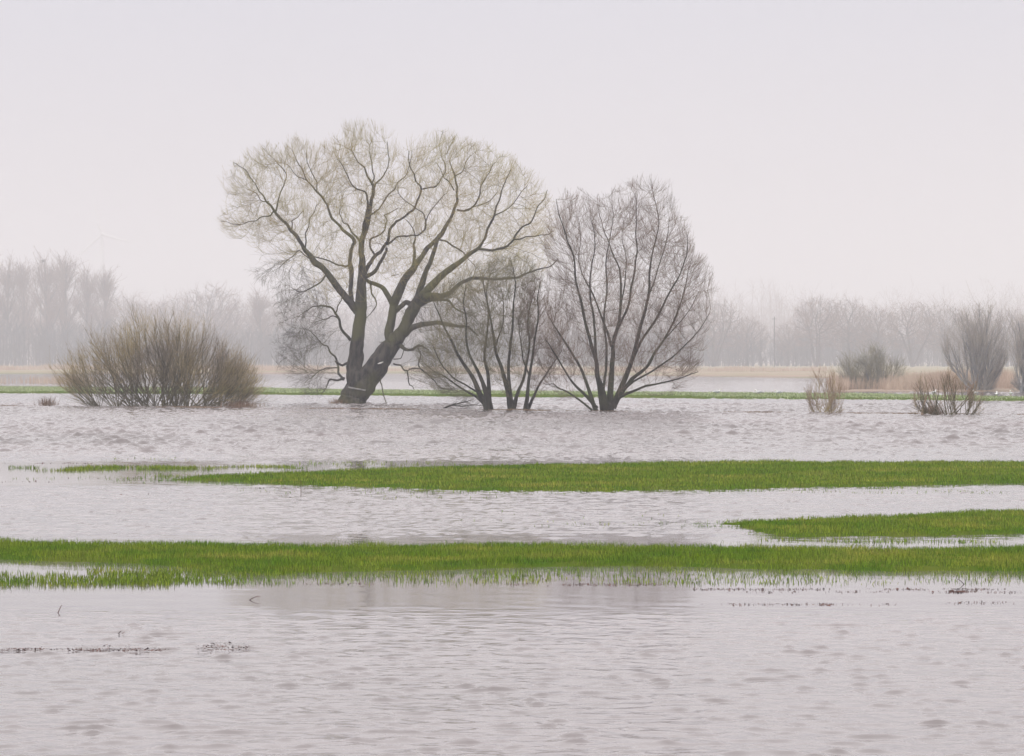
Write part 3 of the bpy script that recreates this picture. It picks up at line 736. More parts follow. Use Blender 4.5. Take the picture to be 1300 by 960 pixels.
        T2, R2 = grow(T1, R1, int(twigs[1] * fr_), 0.1, 1, tang[1], tlen[1], 4, tu, twig_wig[1], 0.8, r, env=env, rmin=twr[1], away=ctr0, away_k=away_k)
        R2 = np.clip(R2, twr[1], twr[1] * 1.3) * np.linspace(1, 0.6, 4)
        mesh_np(nm, *join([tubes_reg(T1, R1), tubes_reg(T2, R2)]), m_, root)
    return root, wp

OUT = [(284,300),(276,285),(286,255),(286,215),(310,192),(345,180),(372,172),(398,186),(418,182),(436,162),(466,150),(490,154),(510,172),(530,172),(552,164),(578,166),(606,178),(642,198),(674,222),(698,248),(704,290),(710,335),(694,352),
       (650,362),(612,380),(606,420),(612,440),(600,470),(585,500),(555,500),(535,492),(522,488),(508,476),(520,452),(520,430),(498,390),(470,400),(440,395),(438,440),(430,478),(410,502),(385,504),(362,492),(348,460),(342,425),(350,395),(336,372),(318,345),(332,325),(318,308)]
root, wp = traced_tree('willow_tree', 'tall old willow with two leaning trunks and wide pale olive crown, standing in the flood', 'tree', 450, 512, LIMBS, OUT, 12, 6500, 5.5,
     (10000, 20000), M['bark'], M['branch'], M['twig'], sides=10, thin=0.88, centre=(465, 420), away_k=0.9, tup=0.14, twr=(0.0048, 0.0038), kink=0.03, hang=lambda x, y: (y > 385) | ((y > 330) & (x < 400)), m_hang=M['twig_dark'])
# pale plank and a pale sliver added as sky seen through a hole in the trunk
def box_between(a, b_, h, d):
    a = np.array(a); b_ = np.array(b_); t_ = norm(b_ - a); u_ = np.array([0, 0, 1.0]); v_ = norm(np.cross(t_, u_)); u_ = np.cross(v_, t_)
    V = []
    for p in (a, b_):
        for su, sv in ((-1, -1), (1, -1), (1, 1), (-1, 1)):
            V.append(p + u_ * h / 2 * su + v_ * d / 2 * sv)
    return np.array(V), np.array([(0, 1, 2, 3), (7, 6, 5, 4), (0, 4, 5, 1), (1, 5, 6, 2), (2, 6, 7, 3), (3, 7, 4, 0)])
mesh_np('plank', *box_between(wp(443, 491.5, -0.93), wp(465, 495.5, -0.86), 0.085, 0.04), M['wood'], root)
v, f = tubes([(np.array([wp(480.5, 462, -0.98), wp(484, 461, -1.0), wp(487.5, 459.5, -0.98)]), np.array([0.02, 0.05, 0.02]))], 6)
mesh_np('sky_gap_sliver', v, f, M['sky_gap'], root)

# ------------------------------------------------------------------ shrubs
def prof_env(cx, z0, prof_l, prof_r, dscale):
    """envelope from the shrub's foot: radius (m) as a function of angle from the vertical, left and right"""
    al, rl = np.array(prof_l).T; ar, rr_ = np.array(prof_r).T
    def e(p):
        dx = p[:, 0] - cx; dy = p[:, 1] / dscale; dz = p[:, 2] - z0
        h = np.hypot(dx, dy); ang = np.degrees(np.arctan2(h, np.maximum(dz, 0.001)))
        fr = 0.5 + 0.5 * dx / np.maximum(h, 1e-6)
        rmax = np.interp(ang, al, rl) * (1 - fr) + np.interp(ang, ar, rr_) * fr
        return np.sqrt(h * h + dz * dz) / rmax
    return e
def outline_prof(cx, by, pts, s):
    """outline points (col,row) -> [(angle, metres)] left and right"""
    l, r_ = [], []
    for x, y in pts:
        a_ = math.degrees(math.atan2(abs(x - cx), by - y)); d_ = math.hypot(x - cx, by - y) * s
        (l if x <= cx else r_).append((a_, d_))
        if abs(x - cx) < 4: (r_ if x <= cx else l).append((a_, d_))
    l.sort(); r_.sort(); return l, r_

def shrub(name, label, cat, bx, by, outline, nst, stem_r, bases, n1, n2, n3, mt, mstem, seed, curve=0.03, maxang=78, dscale=0.8, wig=0.05, tw=(0.006, 0.004),
          a1=0.38, group=None, first=0.8, l2=0.30, l3=0.16, bias=1.0):
    r = np.random.default_rng(seed)
    Yd = dist(by); s = Yd / F
    root = thing(name, label, cat, ((bx - 650) * s, Yd, 0), group)
    pl, pr = outline_prof(bx, by, outline, s)
    env = prof_env(0, 0, pl, pr, dscale)
    H_ = max(v for _, v in pl + pr)
    # main stems
    K_ = 12
    ang = np.radians(maxang * r.uniform(0, 1, nst) ** bias); az = r.uniform(0, 2 * math.pi, nst)
    d = np.stack([np.sin(ang) * np.cos(az), np.sin(ang) * np.sin(az) * dscale, np.cos(ang)], -1)
    bi = r.integers(0, len(bases), nst)
    b0 = np.array([(bb * s, 0, -0.25) for bb in bases])[bi] + np.stack([r.normal(0, stem_r * 1.6, nst), r.normal(0, stem_r * 1.6, nst), np.zeros(nst)], -1)
    if len(bases) > 2:   # stems lean away from the middle
        d[:, 0] += b0[:, 0] / H_ * 1.5; d = norm(d)
    W = r.normal(0, wig, (K_, nst, 3))
    def run(L):
        Q = np.zeros((nst, K_, 3)); Q[:, 0] = b0; dd = d.copy()
        for k in range(1, K_):
            dd = norm(dd + np.array([0, 0, curve]) + W[k]); Q[:, k] = Q[:, k - 1] + dd * (L / (K_ - 1))[:, None]
        return Q
    L = np.full(nst, H_); 
    for _ in range(4):
        Q = run(L); e = env(Q[:, -1]); L = L * np.clip(1 / np.maximum(e, 0.05), 0.6, 1.5)
    L *= r.uniform(first, 1.0, nst); Q = run(L)
    rr = stem_r * r.uniform(0.5, 1.1, nst)[:, None] * np.linspace(1, 0.16, K_)[None, :] ** 0.9 * (L / L.max())[:, None] ** 0.5
    B1, S1 = grow(Q, rr, n1, 0.12, 0.95, a1, H_ * 0.42, 7, 0.05 + curve * 0.5, wig, 0.62, r, env=env, rmin=0.010, lt=0.4)
    S1 = np.minimum(S1, 0.035)
    A2, S2 = grow(B1, S1, n2, 0.08, 1, a1 * 0.95, H_ * l2, 5, 0.06, wig * 1.3, 0.62, r, env=env, rmin=tw[0])
    S2 = np.minimum(S2, tw[0] * 1.5)
    A3, S3 = grow(A2, S2, n3, 0.05, 1, a1, H_ * l3, 4, 0.07, wig * 1.5, 0.7, r, env=env, rmin=tw[1])
    S3 = np.minimum(S3, tw[1] * 1.4)
    V, Fq = join([tubes_reg(Q, rr, 7), tubes_reg(B1, S1, 4)])
    mesh_np('stems', V, Fq, mstem, root, smooth=True)
    V, Fq = join([tubes_reg(A2, S2), tubes_reg(A3, S3)])
    mesh_np('crown', V, Fq, mt, root)
    return root

RL = [([(768,523,18),(767,512,16),(764,498,13),(759,480,9),(757,467,8),(752,447,7),(747,427,6.5),(742,407,6),(737,387,5.5),(733,369,5),(730,353,4.5),(727,327,3.8),(721,312,3),(717,300,2.6),(710,277,2),(706,255,1.3)], -1.5),
 ([(757,523,9),(752,507,8),(745,487,6.5),(737,467,5.5),(728,450,5),(717,433,4.5),(708,420,3.5),(700,407,2.5),(694,395,1.5)], 1.5),
 ([(774,522,14),(775,500,11),(776,473,9),(778,452,8),(780,437,7.5),(784,420,7),(787,407,6.5),(790,385,5.5),(790,363,5),(787,340,4),(780,320,3.4),(773,302,2.6),(767,287,2.2),(763,270,1.6),(763,257,1.1)], 2.0),
 ([(784,420,6),(792,400,5.5),(799,380,5),(803,363,4.6),(806,340,4),(807,320,3.4),(805,300,2.8),(805,280,2.2),(806,262,1.6),(803,248,1.1)], -1.5),
 ([(778,518,12),(786,498,10),(797,473,8.5),(805,448,7.5),(813,420,6.8),(819,398,6),(823,377,5.4),(826,353,4.6),(827,330,4),(832,308,3.2),(837,287,2.6),(835,265,2),(830,247,1.3)], 0.5),
 ([(782,512,9),(790,497,8),(804,482,7),(820,467,6.3),(832,450,5.6),(843,433,5),(854,412,4.4),(863,393,3.8),(869,376,3.2),(873,360,2.7),(878,343,2),(882,328,1.3)], 2.5),
 ([(780,508,7),(795,500,6),(813,493,5),(832,488,4),(853,483,3.2),(868,478,2.4),(882,472,1.5)], -2),
 ([(761,500,7),(759,480,6.5),(758,460,6),(755,434,5.5),(752,407,5),(749,385,4.5),(747,363,4),(749,340,3.2),(753,320,2.6),(752,300,2),(748,280,1.3)], -2.5),
 ([(758,518,7),(744,504,6),(727,487,5),(716,470,4),(707,453,3.4),(699,442,2.6),(692,431,1.7)], -2),
 ([(752,521,5),(736,509,4.5),(720,497,3.8),(709,493,3),(700,489,2),(692,487,1.2)], 1.0),
 ([(777,440,6),(769,412,5),(757,380,4),(748,362,3.4),(740,347,2.6),(736,325,2.2),(738,300,1.8),(735,275,1.3)], 2.5),
 ([(800,465,6),(813,436,5.5),(830,408,5),(844,380,4.2),(858,355,3.4),(866,335,2.7),(870,318,2),(868,300,1.3)], -2.5),
 ([(787,500,5),(806,484,4.5),(830,470,4),(853,455,3.4),(872,436,2.8),(888,416,2.1),(899,398,1.4)], -1),
 ([(765,505,6),(768,470,5.5),(770,440,5),(768,405,4.6),(772,370,4),(769,335,3.2),(776,300,2.4),(780,275,1.8),(778,258,1.2)], 1.0),
 ([(790,385,3.6),(796,352,3),(798,325,2.4),(793,300,1.8),(795,275,1.2)], 3.0),
 ([(823,377,3.6),(834,352,3),(842,325,2.6),(850,298,2),(852,276,1.3)], 2.0),
 ([(843,433,3.4),(856,420,2.8),(872,404,2.3),(884,386,1.8),(893,368,1.2)], 3.5)]
ROUT = [(735,514),(705,514),(688,496),(686,465),(690,430),(684,395),(688,350),(690,300),(700,255),(712,236),(735,240),(755,254),(768,250),(790,238),(818,230),(842,236),(862,262),(882,300),(900,340),(908,380),(904,425),(896,462),(880,490),(855,505),(815,514)]
traced_tree('willow_shrub', 'large rounded leafless shrub right of the old willow, many stems from one foot', 'shrub', 768, 522, RL, ROUT, 21, 3400, 4.0,
     (4400, 9000), M['stem'], M['branch'], M['twig_grey'], sides=7, step=0.28, kill=0.46, thin=0.82, up=0.30, clump=0.30, jit=0.06, tang=(0.36, 0.34), tlen=(1.2, 0.75), tup=0.12, away_k=0.8, twig_wig=(0.05, 0.05), twr=(0.0052, 0.0042), kink=0.02,
     shellw=(0.30, 0.4), rtip=0.0055, rmax=0.03)
S1L = [([(621,522,12),(618,514,11),(612,507,9),(602,487,7),(592,470,6),(582,450,5),(575,435,4.4),(565,417,3.6),(557,400,2.8),(551,385,2),(546,374,1.2)], 1.0),
 ([(622,521,11),(619,505,9),(612,485,6.5),(602,465,5),(595,450,4.2),(592,425,3.4),(594,405,2.8),(590,385,2.2),(592,365,1.4)], -1.5),
 ([(617,515,6),(606,505,5),(595,500,4.2),(577,487,3.4),(560,475,2.6),(545,468,1.6),(537,462,1)], 2.0),
 ([(622,518,8),(621,500,7),(620,480,6),(617,460,5),(616,440,4.2),(620,400,3.2),(618,370,2.4),(622,345,1.4)], 2.5),
 ([(610,500,4),(592,490,3.2),(575,478,2.6),(560,460,2),(550,440,1.3)], -2.5)]
S1O = [(590,514),(560,508),(538,492),(530,462),(532,425),(540,395),(556,368),(580,346),(606,330),(632,326),(652,334),(656,362),(648,400),(640,440),(632,480),(628,510)]
traced_tree('willow_shrub', 'leafless shrub with dark stems leaning left behind the old willow\'s low boughs', 'shrub', 622, 521, S1L, S1O, 22, 1000, 2.6,
     (1500, 3600), M['stem'], M['branch'], M['twig_olive'], sides=7, step=0.26, kill=0.44, up=0.18, clump=0.33, jit=0.08, tang=(0.38, 0.36), tlen=(1.0, 0.65), tup=0.12, kink=0.02, away_k=0.7, twig_wig=(0.05, 0.05), twr=(0.0050, 0.0042), rmax=0.03)
S2L = [([(650,522,11),(648,512,9.5),(645,500,8),(639,475,6.3),(632,455,5.4),(629,440,5),(626,420,4.2),(622,395,3.4),(615,370,2.6),(612,350,1.6)], 0.6),
 ([(650,521,8),(647,487,6),(647,460,5),(649,435,4.4),(651,417,4),(652,387,3),(655,360,2.2),(652,340,1.4)], -1.2),
 ([(652,519,8),(656,506,6.5),(660,495,5.6),(667,472,4.8),(671,445,4),(671,420,3.4),(670,400,3),(675,382,2.4),(680,362,1.6)], 1.8),
 ([(629,440,3.4),(636,415,2.8),(638,390,2.2),(634,365,1.6)], 2.2)]
S2O = [(640,512),(622,495),(608,460),(598,420),(594,380),(600,345),(618,328),(640,320),(662,322),(684,340),(692,372),(686,410),(682,450),(672,490),(660,512)]
traced_tree('willow_shrub', 'narrow upright leafless shrub, middle one of the three between the big trees', 'shrub', 650, 521, S2L, S2O, 23, 900, 2.4,
     (1200, 3000), M['stem'], M['branch'], M['twig_olive'], sides=7, step=0.26, kill=0.44, up=0.22, clump=0.33, jit=0.08, tang=(0.38, 0.36), tlen=(1.0, 0.65), tup=0.12, kink=0.02, away_k=0.7, twig_wig=(0.05, 0.05), twr=(0.0050, 0.0042), rmax=0.03)
S3L = [([(667,522,8),(669,508,7),(670,500,6),(672,475,5),(675,455,4.4),(680,425,3.6),(684,400,3),(682,375,2.2),(686,355,1.4)], -0.8),
 ([(670,521,6.5),(676,507,5),(682,495,4.2),(695,475,3.2),(705,460,2.4),(714,446,1.4)], 1.2),
 ([(672,477,3.4),(664,455,2.8),(662,430,2.3),(658,405,1.6)], 1.0)]
S3O = [(664,512),(658,480),(650,440),(648,400),(656,365),(672,345),(694,352),(706,385),(714,420),(718,445),(708,475),(694,500),(680,514)]
traced_tree('willow_shrub', 'slim forked leafless shrub with a small foot, beside the large rounded one', 'shrub', 669, 521, S3L, S3O, 24, 500, 2.0,
     (800, 1800), M['stem'], M['branch'], M['twig_grey'], sides=7, step=0.26, kill=0.44, up=0.2, clump=0.33, jit=0.08, tang=(0.38, 0.36), tlen=(1.0, 0.65), tup=0.12, kink=0.02, away_k=0.7, twig_wig=(0.05, 0.05), twr=(0.0050, 0.0042), rmax=0.03)
shrub('willow_bush', 'broad low dome of dense brown and yellow willow twigs at the left', 'bush', 205, 516,
      [(76,514),(68,498),(76,470),(92,445),(112,428),(130,412),(160,398),(190,392),(205,391),(232,397),(262,410),(286,430),(304,452),(322,476),(330,498),(322,513)],
      210, 0.040, [-78, -55, -36, -20, -8, 0, 8, 20, 34, 52, 70, 84], 1100, 3800, 7600, M['twig_bush'], M['branch'], 25, curve=0.045, maxang=70, tw=(0.0065, 0.005), a1=0.36, l2=0.20, l3=0.12, dscale=0.6, first=0.5, wig=0.08, bias=0.75)
shrub('willow_bush', 'small upright bush with thin reddish twigs, standing alone in the water', 'bush', 1047, 524.5,
      [(1028,515),(1022,495),(1028,475),(1040,466),(1047,461),(1056,466),(1068,478),(1074,495),(1066,514)],
      34, 0.022, [-9, -4, 0, 4, 9], 130, 420, 700, M['twig_red'], M['twig_bush'], 36, curve=0.05, maxang=80, bias=0.55, wig=0.08, tw=(0.006, 0.0045), a1=0.3, l2=0.24, l3=0.16)
shrub('willow_bush', 'small spreading bush with curved reddish stems and dry grass at its foot', 'bush', 1207, 527,
      [(1160,520),(1156,500),(1164,482),(1180,472),(1207,468),(1225,472),(1240,484),(1247,505),(1243,522)],
      40, 0.030, [-26, -14, -4, 0, 8, 18, 26], 160, 520, 900, M['twig_red'], M['branch'], 27, curve=0.05, maxang=72, wig=0.08, tw=(0.006, 0.0045), a1=0.3, l2=0.26, l3=0.16, dscale=0.6)
# middle distance
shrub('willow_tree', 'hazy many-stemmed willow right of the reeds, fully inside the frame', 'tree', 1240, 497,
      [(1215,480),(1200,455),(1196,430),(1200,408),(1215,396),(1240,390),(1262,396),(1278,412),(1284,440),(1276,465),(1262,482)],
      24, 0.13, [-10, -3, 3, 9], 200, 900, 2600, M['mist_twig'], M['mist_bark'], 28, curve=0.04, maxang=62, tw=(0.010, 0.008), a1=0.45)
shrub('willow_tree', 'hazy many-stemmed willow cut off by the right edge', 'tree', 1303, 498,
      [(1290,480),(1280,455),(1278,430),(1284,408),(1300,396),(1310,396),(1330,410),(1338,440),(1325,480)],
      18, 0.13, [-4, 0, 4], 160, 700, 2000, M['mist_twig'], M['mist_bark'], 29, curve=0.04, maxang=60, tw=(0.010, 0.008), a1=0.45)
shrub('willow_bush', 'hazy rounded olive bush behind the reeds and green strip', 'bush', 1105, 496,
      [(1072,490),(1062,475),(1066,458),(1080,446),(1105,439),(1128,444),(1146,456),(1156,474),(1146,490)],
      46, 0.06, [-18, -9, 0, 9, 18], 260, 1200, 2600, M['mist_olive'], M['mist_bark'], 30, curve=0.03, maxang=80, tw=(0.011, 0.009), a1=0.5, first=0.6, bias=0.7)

# ------------------------------------------------------------------ reeds
def reed_patch(name, c0, c1, y0, y1, n, h, label, thresh=0.0, seed=1):
    r = np.random.default_rng(seed)
    Y = r.uniform(y0, y1, n); X = (r.uniform(c0, c1, n) - 650) / F * Y
    cl = fbm(X * 0.12, Y * 0.06, seed + 200, 4); k = cl > thresh; X, Y, cl = X[k], Y[k], cl[k]; n = len(X)
    o = blades(name, np.stack([X, Y, np.zeros(n)], -1), h * (0.3 + 1.2 * cl) * r.uniform(0.6, 1.2, n), np.full(n, 0.00022) * Y * r.uniform(0.5, 1.3, n), M['reed'], lean=0.15, r=r)
    tag(o, label, 'reeds'); return o
reed_patch('reeds', 1052, 1290, 232, 262, 16000, 1.5, 'bed of dry pinkish tan reeds along the bank behind the right-hand bushes', 0.38, 3)
reed_patch('reeds', -120, 175, 300, 330, 2600, 0.75, 'scattered tufts of dry tan reeds behind the green strip at far left', 0.63, 4)
reed_patch('reeds', 300, 1050, 580, 640, 16000, 1.2, 'pale dry reeds along the far shore below the misty tree line', 0.42, 5)
reed_patch('reeds', -200, 420, 690, 760, 14000, 1.4, 'long hazy belt of dry reeds at the foot of the far poplars', 0.40, 6)

# dry tuft and stump at the small right bush, drowned bank bits
def tuft(px, py, n, h, wdt, label, seed):
    r = np.random.default_rng(seed); Y = dist(py); s = Y / F
    P = np.stack([(px - 650) * s + r.normal(0, wdt, n), Y + r.normal(0, wdt, n), np.full(n, -0.03)], -1)
    o = blades('grass_tuft', P, h * r.uniform(0.4, 1.2, n), r.uniform(0.012, 0.03, n), M['straw'], lean=0.5, r=r, kind='thing')
    tag(o, label, 'grass tuft', 'dry grass tufts on the drowned bank')
tuft(1186, 526.6, 320, 0.5, 0.32, 'dry tan grass tuft at the foot of the spreading reddish bush', 1)
tuft(60, 515.2, 160, 0.55, 0.25, 'dry grass tuft on the bank left of the broad low bush', 2)
tuft(306, 516.8, 320, 0.4, 0.5, 'dry grass tuft at the right foot of the broad low bush', 3)
tuft(428, 512.5, 120, 0.35, 0.25, 'orange brown grass tuft at the left foot of the old willow', 4)
r_ = np.random.default_rng(5)
s = dist(527) / F
P0 = np.array([[(1170 - 650) * s, dist(527), -0.1], [(1173 - 650) * s, dist(527), 0.5], [(1177 - 650) * s, dist(527), 0.95]])
o = mesh_np('tree_stump', *tubes([(P0, np.array([0.07, 0.05, 0.025]))], 7), M['twig_red']); tag(o, 'thin reddish snapped stump leaning beside the spreading bush', 'stump')
# fallen branches between willow and shrubs
s = dist(519) / F
Q = np.array([[(560 - 650) * s, 148, -0.05], [(572 - 650) * s, 148.2, 0.16], [(586 - 650) * s, 148.5, 0.30], [(597 - 650) * s, 148.4, 0.42]])
Q2 = np.array([[(574 - 650) * s, 148.2, 0.18], [(588 - 650) * s, 148, 0.13], [(602 - 650) * s, 148, 0.20], [(616 - 650) * s, 147.7, 0.12]])
ch = [(spline(Q, [0.05, 0.045, 0.03, 0.015], 3)), (spline(Q2, [0.035, 0.03, 0.02, 0.01], 3))]
B = np.stack([spline(Q, [1] * 4, 3)[0], spline(Q2, [1] * 4, 3)[0]]); BR = np.full(B.shape[:2], 0.03)
tg, tr = grow(B, BR, 60, 0.1, 1, 0.7, 0.7, 4, 0.05, 0.15, 0.4, r_)
o = mesh_np('fallen_branch', *join([tubes(ch, 5), tubes_reg(tg, np.minimum(tr, 0.012))]), M['stem'], smooth=True)
tag(o, 'dead branch lying half drowned between the old willow and the shrubs', 'branch')

# lone stalks in the foreground shallows
for px, py, hh, lean_, lb_ in ((73, 778, 0.10, 0.4, 'thin dark reed stalk leaning right out of the still shallows at the left'),
                              (148, 806, 0.06, 0.7, 'pair of short dark stalks poking from the rippled water above the flotsam line'),
                              (382, 628, 0.28, 0.0, 'upright thin stalk rising from the calm water below the tip of the middle island'),
                              (315, 762, 0.05, 2.6, 'thin arched stalk bending low over the still water'),
                              (1225, 742, 0.10, -0.8, 'thin dark stalk leaning left in the shallows at the right')):
    Y = dist(py); s = Y / F; x0 = (px - 650) * s
    t_ = np.linspace(0, 1, 7)
    P0 = np.stack([x0 + lean_ * hh * t_, np.full(7, Y), -0.01 + hh * (t_ * (1 - 0.35 * abs(lean_) * t_) if abs(lean_) < 2 else np.sin(t_ * 1.8))], -1)
    chs = [(P0, np.linspace(0.0035, 0.0018, 7) * (1 + Y / 60))]
    if px == 148: chs.append((P0 * [1, 1, 0.7] + [0.03, 0.02, 0], np.linspace(0.003, 0.0015, 7)))
    o = mesh_np('reed_stalk', *tubes(chs, 4), M['debris']); tag(o, lb_, 'stalk')

# ------------------------------------------------------------------ gulls on the far green strip
def ball(c, s, n=8, m_=6):
    V = []; Fq = []
    for i in range(m_ + 1):
        th = math.pi * i / m_
        for j in range(n):
            ph = 2 * math.pi * j / n
            V.append((c[0] + s[0] * math.sin(th) * math.cos(ph), c[1] + s[1] * math.sin(th) * math.sin(ph), c[2] + s[2] * math.cos(th)))
    for i in range(m_):
        for j in range(n):
            Fq.append((i * n + j, i * n + (j + 1) % n, (i + 1) * n + (j + 1) % n, (i + 1) * n + j))
    return np.array(V), np.array(Fq)
def gull():
    r = thing('gull', '', 'bird', (0, 0, 0), 'white gulls resting on the far green strip')
    body = join([ball((0, 0, 0.17), (0.19, 0.085, 0.085)), ball((0.15, 0, 0.22), (0.05, 0.045, 0.09)), ball((0.19, 0, 0.31), (0.055, 0.045, 0.048)), ball((-0.22, 0, 0.19), (0.10, 0.05, 0.025))])
    mesh_np('body', *body, M['white'], r, smooth=True)
    for sy in (-1, 1):
        mesh_np('wing', *ball((-0.05, 0.075 * sy, 0.19), (0.19, 0.02, 0.055)), M['grey'], r, smooth=True)
        mesh_np('leg', *tubes([(np.array([[0.0, 0.03 * sy, 0.10], [0.01, 0.03 * sy, -0.01]]), np.array([0.008, 0.008]))], 4), M['beak'], r)
    mesh_np('beak', *tubes([(np.array([[0.235, 0, 0.31], [0.29, 0, 0.30]]), np.array([0.014, 0.003]))], 5), M['beak'], r)
    return r
g0 = gull()
GP = [(910.5, 503, 0, 'leftmost white gull of the three right of the large shrub'), (963, 503.5, 1, 'middle white gull of the three right of the large shrub'),
      (988, 503.5, 1, 'white gull nearest the small upright bush, on its left'), (1186, 504, 0, 'white gull seen behind the small spreading bush'),
      (1238, 504.5, 1, 'white gull below the hazy many-stemmed willow'), (1265, 506.5, 0, 'white gull just right of the hazy willow, low on the strip'),
      (1283, 505, 1, 'rightmost white gull near the right edge')]
for i, (px, py, fl, lb_) in enumerate(GP):
    Y = dist(py); p = ((px - 650) / F * Y, Y, 0.10)
    if i == 0:
        g0.location = p; g0.rotation_euler = (0, 0, 0.3); g0['label'] = lb_; g0.scale = (1.15,) * 3
    else:
        dup(g0, p, 0.3 + fl * 2.9 + i * 0.2, (1.15,) * 3, lb_)
# two small marker posts beyond the broad bush
for px, m_, lb_ in ((304.5, 'paint_teal', 'small teal marker post seen through the right side of the broad bush'), (310.5, 'paint_white', 'small white marker post with a teal cap beside the teal one')):
    Y = 262.0; x0 = (px - 650) / F * Y
    V = join([ball((x0, Y, 0.82), (0.09, 0.09, 0.05)), tubes([(np.array([[x0, Y, -0.2], [x0, Y, 0.3], [x0, Y, 0.80]]), np.array([0.085, 0.085, 0.085]))], 8)])
    o = mesh_np('marker_post', *V, M[m_]); tag(o, lb_, 'post')

# ------------------------------------------------------------------ the far tree line
def far_tree(name, label, kind, seed):
    """prototype 10 m tall with a unit-like crown; kind: poplar, round, spreading"""
    r = np.random.default_rng(seed)
    root = thing(name, label, 'tree', (0, 0, 0), 'bare trees of the far tree line')
    Hh = 10.0
    if kind == 'poplar':
        env = prof_env(0, 0, [(0, 10), (8, 9.9), (14, 8.8), (22, 5.2), (40, 2.9), (90, 1.4)], [(0, 10), (8, 9.9), (14, 8.8), (22, 5.2), (40, 2.9), (90, 1.4)], 1.0)
        z = np.linspace(-0.2, 9.4, 12); T = np.stack([np.cumsum(r.normal(0, 0.05, 12)), np.cumsum(r.normal(0, 0.05, 12)), z], -1)[None]
        TR = (np.linspace(0.17, 0.03, 12))[None]
        B1, S1 = grow(T, TR, 46, 0.12, 0.97, 0.55, 3.4, 7, 0.16, 0.06, 0.5, r, env=env, rmin=0.03, lt=0.45)
        n2, n3, L2, L3, up_ = 520, 1800, 1.6, 0.8, 0.10
    else:
        wide = kind == 'spread'
        nodes = []; par = []; nr_ = []; chs = []
        for q in range(4 if wide else 1):
            a_ = r.uniform(0, 6.28); hh = 5.0 if wide else 4.2
            z = np.linspace(-0.2, hh, 10); ln_ = (0.25 + 0.3 * r.uniform()) if wide else 0.04
            P_ = np.stack([np.cos(a_) * z * ln_ + np.cumsum(r.normal(0, 0.07, 10)), np.sin(a_) * z * ln_ * 0.6 + np.cumsum(r.normal(0, 0.07, 10)), z], -1)
            chs.append((P_, np.linspace(0.30 if not wide else 0.22, 0.10, 10)))
            for k_ in range(10): nodes.append(P_[k_]); par.append(len(nodes) - 2 if k_ else -1); nr_.append(0.1)
        n_ = 2600; v = norm(r.normal(0, 1, (n_, 3))) * (r.uniform(0, 1, n_) ** 0.4)[:, None]
        ctr_ = np.array([0, 0, 5.9]); rad_ = np.array([4.9, 4.2, 4.0]) if wide else np.array([4.1, 3.9, 4.3])
        th_ = np.arctan2(v[:, 1], v[:, 0])
        lob = 0.74 + 0.42 * fbm(th_ * 1.3 + 7, v[:, 2] * 1.8 + seed, seed, 3)
        att = ctr_ + v * rad_ * lob[:, None]; att = att[att[:, 2] > 1.6 + r.uniform(0, 1.2, len(att))]
        gw = colonize(nodes, par, nr_, att, r, 0.30, 0.42, 4.0, 34, up=0.06, rtip=0.016, rmax=0.12, thick=1)
        P6 = []; 
        for p, q in gw:
            for i in range(len(p) - 1): P6.append((p[i], p[i + 1]))
        B1 = np.array(P6); S1 = np.full(B1.shape[:2], 0.03)
        env = None; T = None
        n2, n3, L2, L3, up_ = 1000, 2200, 1.0, 0.6, 0.06
    A2, S2 = grow(B1, S1, n2, 0.1, 1, 0.6, L2, 5, up_, 0.12, 0.6, r, env=env, rmin=0.016)
    S2 = np.minimum(S2, 0.03)
    A3, S3 = grow(A2, S2, n3, 0.1, 1, 0.6, L3, 4, up_, 0.15, 0.7, r, env=env, rmin=0.011)
    S3 = np.minimum(S3, 0.014)
    V, Fq = join([tubes_reg(T, TR, 6), tubes_reg(B1, S1, 4)]) if T is not None else join([tubes(chs, 6), tubes(gw, 3)])
    mesh_np('trunk', V, Fq, M['far_bark'], root, smooth=True)
    V, Fq = join([tubes_reg(A2, S2), tubes_reg(A3, S3)])
    mesh_np('crown', V, Fq, M['far_twig'], root)
    return root
protos = {'poplar': [far_tree('poplar_tree', '', 'poplar', 41), far_tree('poplar_tree', '', 'poplar', 42)],
          'round': [far_tree('oak_tree', '', 'round', 43), far_tree('oak_tree', '', 'round', 44)],
          'spread': [far_tree('willow_tree', '', 'spread', 45)]}
used = set()
